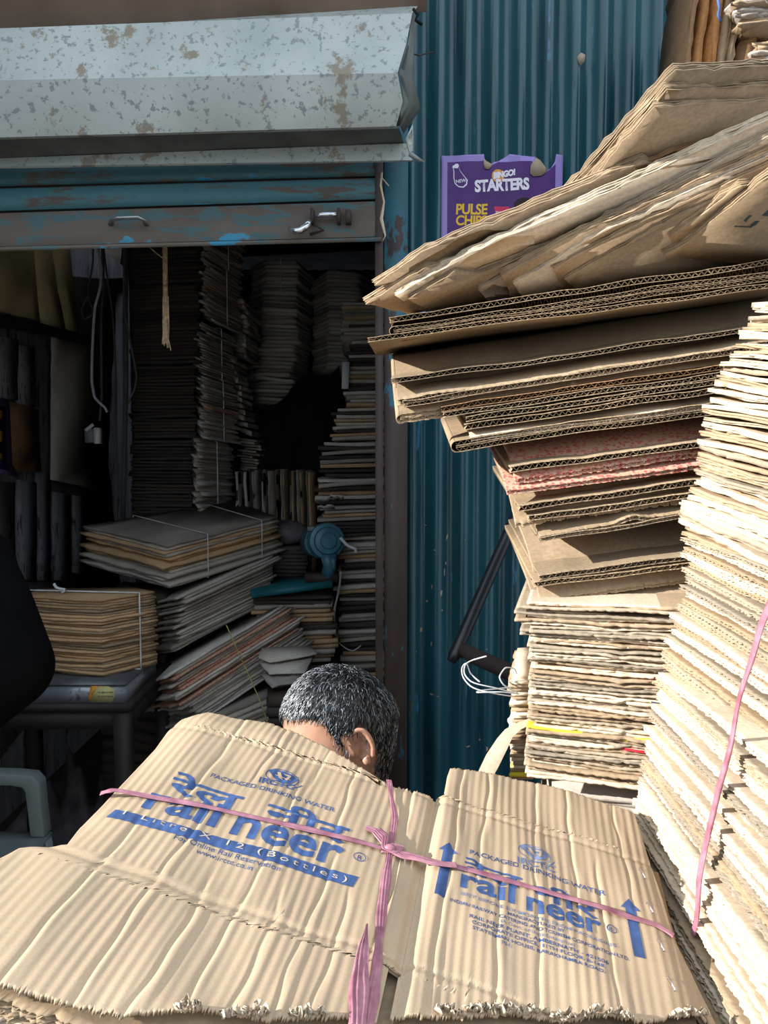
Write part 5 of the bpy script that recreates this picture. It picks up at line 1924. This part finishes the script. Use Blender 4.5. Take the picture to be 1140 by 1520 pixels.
mb.build('platform', 'scale_top', scl)
stk_y = 2.43 - 0.0015
q = [P(x, y, stk_y) for x, y in [(131, 1042), (132, 1030), (135, 1017.5), (160, 1018), (170, 1024), (170, 1034), (166, 1042)]]
mb = MB()
prism(mb, np.array(q), (0, -1, 0), 0.0008)
stk = mb.build('yellow_sticker', plain('sticker_yellow', (0.55, 0.50, 0.22), 0.5), scl)
for k, (body, yy) in enumerate((('+91-8826767892', 1029), ('+91-8287940353', 1035))):
    me = text_np(body, 0.01)
    xs = [v.co.x for v in me.vertices]
    a, b = P(144, yy, stk_y - 0.0013), P(168, yy, stk_y - 0.0013)
    kx = (b[0] - a[0]) / max(xs)
    V = np.array([[a[0] + v.co.x * kx, a[1], a[2] + v.co.y * kx * 1.0] for v in me.vertices])
    mb = MB()
    mb.add(V, [[list(p.vertices) for p in me.polygons]])
    mb.build('sticker_lettering', 'black_print', stk)
mb = MB()
prism(mb, np.array([P(x, y, stk_y - 0.001) for x, y in [(131, 1042), (132, 1030), (135, 1017.5), (146, 1018), (138, 1028), (136, 1036)]]), (0, -1, 0), 0.0006)
mb.build('sticker_print', 'orange_ink', stk)

zb0 = zs1 + 0.006
yb_ = 1010
o = [W2(152, 950, 2.50), W2(232, 950, 2.66), W2(205, 950, 2.74), W2(60, 950, 2.72), W2(40, 950, 2.58), W2(106, 950, 2.52)]
bb = bundle('carton bundle tied with white twine standing on the platform scale', o, zb0, zat(889, 2.50), 27, ['kraft_tan', 'kraft', 'kraft_tan'], jit=0.010, jag=0.003, seed=170, twine=[(0, 0.62, 0.5)], step=0.03, tw=0.003)
mb = MB()
mb.tube(smooth_path([P(x, y, 2.60) for x, y in [(80, 866), (83, 872), (89, 874), (98, 875), (92, 880)]], 20, 2), 0.005, 6)
mb.build('twine_knot', 'twine', bb, smooth=True)

# rags heap on the floor, plastic chair
mb = MB()
rng = np.random.default_rng(12)
G = []
for a in np.linspace(0, 1, 26):
    row = []
    for b in np.linspace(0, 1, 20):
        x = -1.55 + 0.42 * a
        y = 2.98 + 0.38 * b
        env = math.sin(math.pi * a) ** 0.6 * math.sin(math.pi * b) ** 0.6
        z = 0.30 * env * (0.75 + 0.25 * math.sin(a * 17 + b * 9)) + 0.04 * env * math.sin(a * 40 + b * 13) + 0.002
        row.append((x, y, z))
    G.append(row)
mb.thick(np.array(G), np.array(G) * np.array([1, 1, 0]) + np.array([0, 0, 0.001]))
tag(mb.build('rag_heap', 'rag', smooth=True), 'heap of dirty rags on the floor behind the wooden table', 'rag heap', kind='stuff')

ch = thing('plastic_chair', 'grey-green moulded plastic armchair at the lower left edge', 'chair', (-1.2, 1.95, 0))
yf = 2.24
ya, zb_ = yf - 0.46, zat(1150, yf)
xf = P(57, 1150, yf)[0]
zseat = zat(1244, yf)
# arms: flat L-shaped moulded band with thickness
for k, yy in enumerate((ya, ya + 0.46)):
    mb = MB()
    w_ = 0.055
    pts = [(xf - 0.50, zb_ + 0.01), (xf - 0.30, zb_ + 0.005), (xf - 0.08, zb_), (xf - 0.02, zb_ - 0.006), (xf, zb_ - 0.03), (xf + 0.004, zb_ - 0.10), (xf + 0.012, zseat)]
    inn = [(xf - 0.50, zb_ - 0.03), (xf - 0.30, zb_ - 0.032), (xf - 0.085, zb_ - 0.036), (xf - 0.052, zb_ - 0.042), (xf - 0.044, zb_ - 0.055), (xf - 0.040, zb_ - 0.10), (xf - 0.032, zseat)]
    T = np.array([[(a[0], yy, a[1]), (b[0], yy, b[1])] for a, b in zip(pts, inn)])
    mb.thick(T, T + np.array([0, w_, 0]))
    o = mb.build('armrest', 'plastic', ch)
    bv = o.modifiers.new('b', 'BEVEL')
    bv.width = 0.006
    bv.segments = 2
mb = MB()
T = []
for a in np.linspace(0, 1, 10):
    T.append([(xf + 0.02 - 0.46 * a, ya + 0.01 + 0.49 * b, zseat - 0.012 * math.sin(math.pi * a) * math.sin(math.pi * b) + 0.012 * (a < 0.05) * 0) for b in np.linspace(0, 1, 10)])
T = np.array(T)
mb.thick(T, T - np.array([0, 0, 0.02]))
mb.build('seat', 'plastic', ch, smooth=False)
mb = MB()
T = []
for a in np.linspace(0, 1, 10):
    T.append([(xf - 0.43 - 0.07 * a, ya + 0.03 + 0.45 * b + 0.02 * (b - .5) * a, zseat + 0.40 * a - 0.03 * (2 * b - 1) ** 2 * (a > .8)) for b in np.linspace(0, 1, 10)])
T = np.array(T)
mb.thick(T, T + np.array([-0.02, 0, 0]))
mb.build('backrest', 'plastic', ch)
for (x, y_, dx, dy) in ((xf, ya + 0.02, 0.04, -0.02), (xf, ya + 0.47, 0.04, 0.02), (xf - 0.44, ya + 0.02, -0.05, -0.02), (xf - 0.44, ya + 0.47, -0.05, 0.02)):
    mb = MB()
    mb.tube([(x, y_, zseat - 0.01), (x + dx, y_ + dy, 0.0)], [0.030, 0.020], 8)
    mb.build('leg', 'plastic', ch)
# ================================================================== people
def capsule(mb, p0, r0, p1, r1, seg=20):
    p0, p1 = np.array(p0, float), np.array(p1, float)
    d = p1 - p0
    L = np.linalg.norm(d)
    ax = d / max(L, 1e-6)
    prof = [(r0 * math.sin(t), -r0 * math.cos(t)) for t in np.linspace(0.02, math.pi / 2, 6)]
    prof += [(r1 * math.sin(t), L - r1 * math.cos(t)) for t in np.linspace(math.pi / 2, math.pi - 0.02, 6)]
    mb.lathe(prof, p0, ax, seg)


def chain(mb, pts, rs):
    for i in range(len(pts) - 1):
        capsule(mb, pts[i], rs[i], pts[i + 1], rs[i + 1])


def hand(mb, wrist, dirv, palm_n, side, k=1.0):
    """palm with four bent fingers and a thumb"""
    d, n = nrm(dirv), nrm(palm_n)
    s = np.cross(n, d) * side
    c = np.array(wrist) + d * 0.045 * k
    for off in (-0.026, -0.009, 0.009, 0.026):
        capsule(mb, np.array(wrist) + s * off * 0.6, 0.016 * k, c + d * 0.035 + s * off, 0.0125 * k, 12)
    for j, (off, L) in enumerate(((-0.032, 0.058), (-0.011, 0.074), (0.011, 0.078), (0.031, 0.068))):
        b = c + d * 0.04 + s * off
        m = b + nrm(d + n * 0.45) * L * 0.5
        e = m + nrm(d * 0.55 + n) * L * 0.32
        f = e + nrm(d * 0.1 + n) * L * 0.25
        capsule(mb, b, 0.0095, m, 0.0088, 10)
        capsule(mb, m, 0.0088, e, 0.008, 10)
        capsule(mb, e, 0.008, f, 0.0072, 10)
    t0 = np.array(wrist) + d * 0.02 + s * 0.03
    t1 = t0 + nrm(d * 0.6 + s + n * 0.3) * 0.036
    t2 = t1 + nrm(d + s * 0.35 + n * 0.5) * 0.03
    capsule(mb, t0, 0.014, t1, 0.0105, 10)
    capsule(mb, t1, 0.0105, t2, 0.0085, 10)


def head_axes(fwd, up):
    f = nrm(fwd)
    s = nrm(np.cross(f, up))
    u = np.cross(s, f)
    return np.array([s, f, u])      # rows: side(right), forward, up


def add_head(mb, C_, A_, k=1.0):
    th = np.linspace(0, math.pi, 61)
    ph = np.linspace(0, 2 * math.pi, 96, endpoint=False)
    T, Ph = np.meshgrid(th, ph, indexing='ij')
    x, y, z = np.sin(T) * np.cos(Ph), np.sin(T) * np.sin(Ph), np.cos(T)
    rx, ry, rz = 0.075, 0.097, 0.115
    X, Y, Z = x * rx, y * ry, z * rz
    low = np.clip(-z, 0, 1)
    X = X * (1 - 0.34 * low ** 1.3 * (y > -0.2) - 0.10 * low)
    Y = Y * (1 - 0.10 * low) + 0.012 * low * (y > 0)
    Y = np.where((y < 0) & (z < -0.1), Y * (1 - 0.45 * low), Y)
    g = lambda cx, cz, sx, sz: np.exp(-((X - cx) / sx) ** 2 - ((Z - cz) / sz) ** 2) * (y > 0)
    Y = Y + 0.022 * g(0, -0.022, 0.011, 0.013) + 0.012 * g(0, -0.006, 0.008, 0.018)
    Y = Y + 0.005 * g(0, 0.018, 0.045, 0.009)
    Y = Y - 0.011 * g(0.031, 0.002, 0.015, 0.011) - 0.011 * g(-0.031, 0.002, 0.015, 0.011)
    Y = Y + 0.006 * g(0.031, 0.001, 0.010, 0.006) + 0.006 * g(-0.031, 0.001, 0.010, 0.006)
    Y = Y + 0.006 * g(0, -0.052, 0.020, 0.006) + 0.006 * g(0, -0.063, 0.018, 0.006) - 0.003 * g(0, -0.0575, 0.022, 0.002)
    Y = Y + 0.008 * g(0, -0.088, 0.018, 0.012)
    Gd = np.stack([X, Y, Z], -1) * k
    mb.grid(Gd @ A_ + C_, close=True)


def ear_geo(mb, C_, A_, side, k=1.0):
    """helix ring, inner fold, concha and lobe"""
    base_ = np.array([side * 0.070, -0.008, -0.002])

    def pt(a, r, out):
        # ear outline in (back, up) plane, flaring out sideways
        yy = -math.cos(a) * r[0]
        zz = math.sin(a) * r[1]
        return base_ + np.array([side * out, yy - 0.008 - 0.15 * zz, zz])
    hel = [pt(a, (0.0165, 0.030), 0.010 + 0.006 * math.cos(a)) for a in np.linspace(-0.9, math.pi + 0.15, 16)]
    mb.tube(np.array(hel) * k @ A_ + C_, 0.0042, 10)
    anti = [pt(a, (0.0095, 0.019), 0.008) for a in np.linspace(-1.0, math.pi - 0.6, 12)]
    mb.tube(np.array(anti) * k @ A_ + C_, 0.0032, 8)
    mb.sphere((base_ + np.array([side * 0.006, -0.004, -0.027])) * k @ A_ + C_, (0.008, 0.006, 0.009), 12, 8)
    mb.sphere((base_ + np.array([side * 0.003, 0.007, -0.006])) * k @ A_ + C_, (0.006, 0.005, 0.008), 12, 8)
    # web between ring and skull
    pl = [pt(a, (0.0155, 0.0285), 0.006) for a in np.linspace(-1.4, math.pi + 0.6, 18)]
    pl = np.array(pl) * k @ A_ + C_
    nn = (np.array([side, 0, 0]) @ A_)
    c = pl.mean(0) - nn * 0.002
    T = np.stack([pl, np.repeat(c[None], len(pl), 0)], 1)
    mb.thick(T, T - nn * 0.010)


def skin_body(name, mb, mat, parent, voxel=0.004, it=4):
    V = np.concatenate(mb.V)
    me = mesh_np(name + '_raw', V, mb.Fa)
    o = bpy.data.objects.new(name, me)
    COL.objects.link(o)
    r = o.modifiers.new('r', 'REMESH')
    r.mode = 'VOXEL'
    r.voxel_size = voxel
    r.use_smooth_shade = True
    s = o.modifiers.new('s', 'SMOOTH')
    s.iterations = it
    s.factor = 0.5
    dg = bpy.context.evaluated_depsgraph_get()
    dg.update()
    me2 = bpy.data.meshes.new_from_object(o.evaluated_get(dg))
    bpy.data.objects.remove(o)
    org = WO[parent.name]
    co_ = np.empty(len(me2.vertices) * 3, np.float32)
    me2.vertices.foreach_get('co', co_)
    co_ = co_.reshape(-1, 3) - org
    me2.vertices.foreach_set('co', co_.astype(np.float32).ravel())
    me2.materials.clear()
    me2.materials.append(M[mat])
    o2 = bpy.data.objects.new(name, me2)
    return link(o2, parent, org)


def man(root, J, head_c, A_, jacket, legs_mat, shoe_mat, voxel=0.004, puff=0.0, hands=((0, 0, -1), (0, -1, 0))):
    mb = MB()
    add_head(mb, head_c, A_)
    ear_geo(mb, head_c, A_, 1)
    ear_geo(mb, head_c, A_, -1)
    capsule(mb, head_c - A_[2] * 0.055 - A_[1] * 0.022, 0.048, J['neck'], 0.054)
    chain(mb, [J['neck'], J['chest'], J['waist'], J['pelvis']], [0.056, 0.115, 0.12, 0.13])
    chain(mb, [J['sh_a'], J['sh_b']], [0.062, 0.062])
    for k in 'ab':
        chain(mb, [J['sh_' + k], J['el_' + k], J['wr_' + k]], [0.052, 0.040, 0.027])
        d = nrm(J['wr_' + k] - J['el_' + k])
        hand(mb, J['wr_' + k], d + np.array(hands[1 if k == 'b' else 0]) * 0.15, J.get('pn', np.array([0, 0, -1.0])), 1 if k == 'a' else -1)
        chain(mb, [J['hip_' + k], J['kn_' + k], J['an_' + k]], [0.085, 0.058, 0.042])
        chain(mb, [J['an_' + k], J['toe_' + k]], [0.040, 0.028])
    skin_body('body', mb, 'skin', root, voxel)
    # upper garment
    mb = MB()
    chain(mb, [J['neck'] + np.array([0, 0, 0.0]), J['chest'], J['waist'], J['pelvis']], [0.072 + puff * .3, 0.145 + puff, 0.140 + puff * 1.3, 0.150 + puff])
    chain(mb, [J['sh_a'], J['sh_b']], [0.075 + puff, 0.075 + puff])
    for k in 'ab':
        mid = (J['sh_' + k] + J['el_' + k]) / 2
        mid2 = (J['el_' + k] + J['wr_' + k]) / 2
        chain(mb, [J['sh_' + k], mid, J['el_' + k], mid2, J['wr_' + k]], [0.070 + puff, 0.062 + puff * 1.2, 0.056 + puff, 0.050 + puff * 1.1, 0.040 + puff * .4])
    skin_body('jacket' if puff else 'shirt', mb, jacket, root, 0.008, 6)
    mb = MB()
    capsule(mb, J['hip_a'], 0.11, J['hip_b'], 0.11)
    for k in 'ab':
        chain(mb, [J['hip_' + k], J['kn_' + k], J['an_' + k] + np.array([0, 0, 0.02])], [0.105, 0.078, 0.062])
    skin_body('trousers', mb, legs_mat, root, 0.008, 6)
    for k in 'ab':
        mb = MB()
        chain(mb, [J['an_' + k] - np.array([0, 0, 0.02]), J['toe_' + k]], [0.052, 0.040])
        skin_body('shoe', mb, shoe_mat, root, 0.006, 4)


V3 = lambda *a: np.array(a, float)
# --- the grey-haired man behind the foreground bundle
HC = P(508, 1089, 1.29)
fwd = nrm((-math.cos(math.radians(16)), -math.sin(math.radians(16)), -0.50))
AX = head_axes(fwd, (0.0, 0.0, 1))
mr = thing('person', 'grey-haired man with bowed head showing above the foreground bundle', 'person', V3(0.10, 1.42, 0))
nk = HC + V3(0.002, 0.05, -0.160)
J = dict(neck=nk, chest=nk + V3(-0.01, 0.06, -0.19), waist=nk + V3(0.01, 0.11, -0.36), pelvis=V3(0.06, 1.50, 0.50),
         sh_a=nk + V3(-0.01, -0.12, -0.12), sh_b=nk + V3(0.0, 0.20, -0.10),
         el_a=nk + V3(-0.06, -0.12, -0.36), el_b=nk + V3(-0.06, 0.22, -0.33), wr_a=nk + V3(-0.24, -0.05, -0.42), wr_b=nk + V3(-0.24, 0.14, -0.42),
         hip_a=V3(0.05, 1.41, 0.50), hip_b=V3(0.05, 1.59, 0.50), kn_a=V3(-0.36, 1.36, 0.52), kn_b=V3(-0.36, 1.62, 0.52), an_a=V3(-0.32, 1.36, 0.09), an_b=V3(-0.32, 1.62, 0.09),
         toe_a=V3(-0.48, 1.36, 0.035), toe_b=V3(-0.48, 1.64, 0.035))
man(mr, J, HC, AX, 'cloth', 'trousers', 'shoe', 0.0032, 0.0)


# hair: a cap that follows the skull, and strands over it
def hair(root, HC, AX, seed=1, n=5200):
    rng = np.random.default_rng(seed)

    def sk(x, y, z, e):
        d = np.stack([x, y, z], -1)
        q = d * (np.array([0.075, 0.097, 0.115]) + e[..., None])
        low = np.clip(-z, 0, 1)
        q[..., 0] *= 1 - 0.10 * low
        q[..., 1] = np.where((y < 0) & (z < -0.1), q[..., 1] * (1 - 0.42 * low), q[..., 1])
        return q

    def covered(x, y, z):
        # hairline: forehead edge high in front, sideburn before the ear, nape behind
        q = sk(x, y, z, np.zeros_like(x))
        X, Y, Z = q[..., 0], q[..., 1], q[..., 2]
        front = Z > 0.062 + (Y - 0.01) * 0.42 + 0.003 * np.cos(X * 50)
        front = np.where(Y > 0.0, front, True)
        side = np.where((Y > 0.004) & (Y < 0.020), Z > -0.010 + (Y - 0.004) * 2.2, front)
        back = Z > np.where(Y < -0.018, -0.098, -0.02)
        ear = ~((np.abs(X) > 0.05) & (Y < 0.006) & (Y > -0.034) & (Z < 0.030) & (Z > -0.045))
        return np.where(Y > 0.004, side, back) & ear
    mb = MB()
    th = np.linspace(0, math.pi * 0.86, 90)
    ph = np.linspace(0, 2 * math.pi, 160)
    T, Ph = np.meshgrid(th, ph, indexing='ij')
    x, y, z = np.sin(T) * np.cos(Ph), np.sin(T) * np.sin(Ph), np.cos(T)
    cov = covered(x, y, z)
    q = sk(x, y, z, np.full_like(x, 0.0055)) @ AX + HC
    q0 = sk(x, y, z, np.full_like(x, -0.001)) @ AX + HC
    a, b = x.shape
    i, j = np.meshgrid(np.arange(a - 1), np.arange(b - 1), indexing='ij')
    keep = (cov[:-1, :-1] & cov[1:, :-1] & cov[:-1, 1:] & cov[1:, 1:]).ravel()
    qd = np.stack([i * b + j, i * b + j + 1, (i + 1) * b + j + 1, (i + 1) * b + j], -1).reshape(-1, 4)[keep]
    mb.add(q.reshape(-1, 3), [qd])
    cap = mb.build('hair', 'hair_black', root, smooth=True)
    cap['label'] = 'short black and grey hair'
    for (nm, mat, share, sd) in (('hair_strands', 'hair_black', 0.68, 1), ('grey_hair_strands', 'hair_grey', 0.32, 2)):
        rg = np.random.default_rng(sd)
        mb = MB()
        made = 0
        want = int(n * share)
        while made < want:
            v = nrm(rg.normal(size=3))
            x, y, z = [np.array([c]) for c in v]
            if not covered(x, y, z)[0]:
                continue
            if mat == 'hair_grey' and rg.random() > 0.35 + 0.65 * np.clip((v[1] + 0.25) * 1.3, 0, 1):
                continue
            # comb direction: from crown (back top) toward the front and sides
            crown = nrm((0.1, -0.55, 0.83))
            d = v - crown
            d = d - v * (d @ v)
            d = nrm(d + rg.normal(0, 0.22, 3) + 0.25 * np.cross(v, crown))
            L = rg.uniform(0.014, 0.026) * (0.45 if v[1] > 0.1 and v[2] < 0.72 else 1.0)
            r = np.array([0.075, 0.097, 0.115])
            pts = []
            for k in range(5):
                t = k / 4
                vv = nrm(v + d * L * t * 9.0)
                vv_ = [np.array([c]) for c in vv]
                e = np.array([0.003 + 0.0065 * math.sin(t * 2.2) + rg.normal(0, 0.0004)])
                pts.append(sk(*vv_, e)[0])
            pts = np.array(pts) @ AX + HC
            mb.tube(pts, [0.00055, 0.00065, 0.0006, 0.0005, 0.00015], 3, cap=False)
            made += 1
        o = mb.build(nm, mat, cap, smooth=True)
        o['kind'] = 'stuff'


hair(mr, HC, AX)
mb = MB()
mb.lathe([(0, 0.40), (0.15, 0.40), (0.155, 0.385), (0.15, 0.365), (0.0, 0.365)], (0.06, 1.50, 0), (0, 0, 1), 28)
st_ = thing('stool', 'low round stool under the bowed man', 'stool', (0.06, 1.50, 0))
mb.build('seat', 'table', st_)
for k in range(4):
    a = math.pi / 4 + k * math.pi / 2
    mb = MB()
    mb.tube([(0.06 + 0.11 * math.cos(a), 1.50 + 0.11 * math.sin(a), 0.37), (0.06 + 0.15 * math.cos(a), 1.50 + 0.15 * math.sin(a), 0)], 0.016, 8)
    mb.build('leg', 'table', st_)

# --- the standing figure in black at the left edge
ml = thing('person', 'person in a black padded jacket standing at the left edge of the photo', 'person', V3(-0.98, 1.52, 0))
cx, cy = -1.00, 1.50
HC2 = V3(cx - 0.03, cy + 0.02, 1.63)
AX2 = head_axes((-0.3, 1, -0.1), (0, 0, 1))
eb = P(26, 990, 1.42)
J = dict(neck=V3(cx - 0.02, cy, 1.47), chest=V3(cx, cy, 1.29), waist=V3(cx + 0.02, cy, 1.12), pelvis=V3(cx + 0.02, cy, 0.95),
         sh_a=V3(cx + 0.17, cy, 1.33), sh_b=V3(cx - 0.19, cy + 0.03, 1.41), el_a=V3(eb[0] - 0.015, 1.42, 1.16), el_b=V3(cx - 0.27, cy + 0.03, 1.14),
         wr_a=V3(cx + 0.10, 1.46, 1.00), wr_b=V3(cx - 0.26, cy + 0.14, 0.93),
         hip_a=V3(cx + 0.10, cy, 0.90), hip_b=V3(cx - 0.09, cy, 0.90), kn_a=V3(cx + 0.10, cy + 0.02, 0.49), kn_b=V3(cx - 0.10, cy + 0.02, 0.49),
         an_a=V3(cx + 0.11, cy - 0.01, 0.09), an_b=V3(cx - 0.11, cy - 0.01, 0.09), toe_a=V3(cx + 0.13, cy + 0.17, 0.035), toe_b=V3(cx - 0.12, cy + 0.17, 0.035))
man(ml, J, HC2, AX2, 'jacket', 'trousers', 'shoe', 0.005, 0.025)
hair(ml, HC2, AX2, 3, 900)
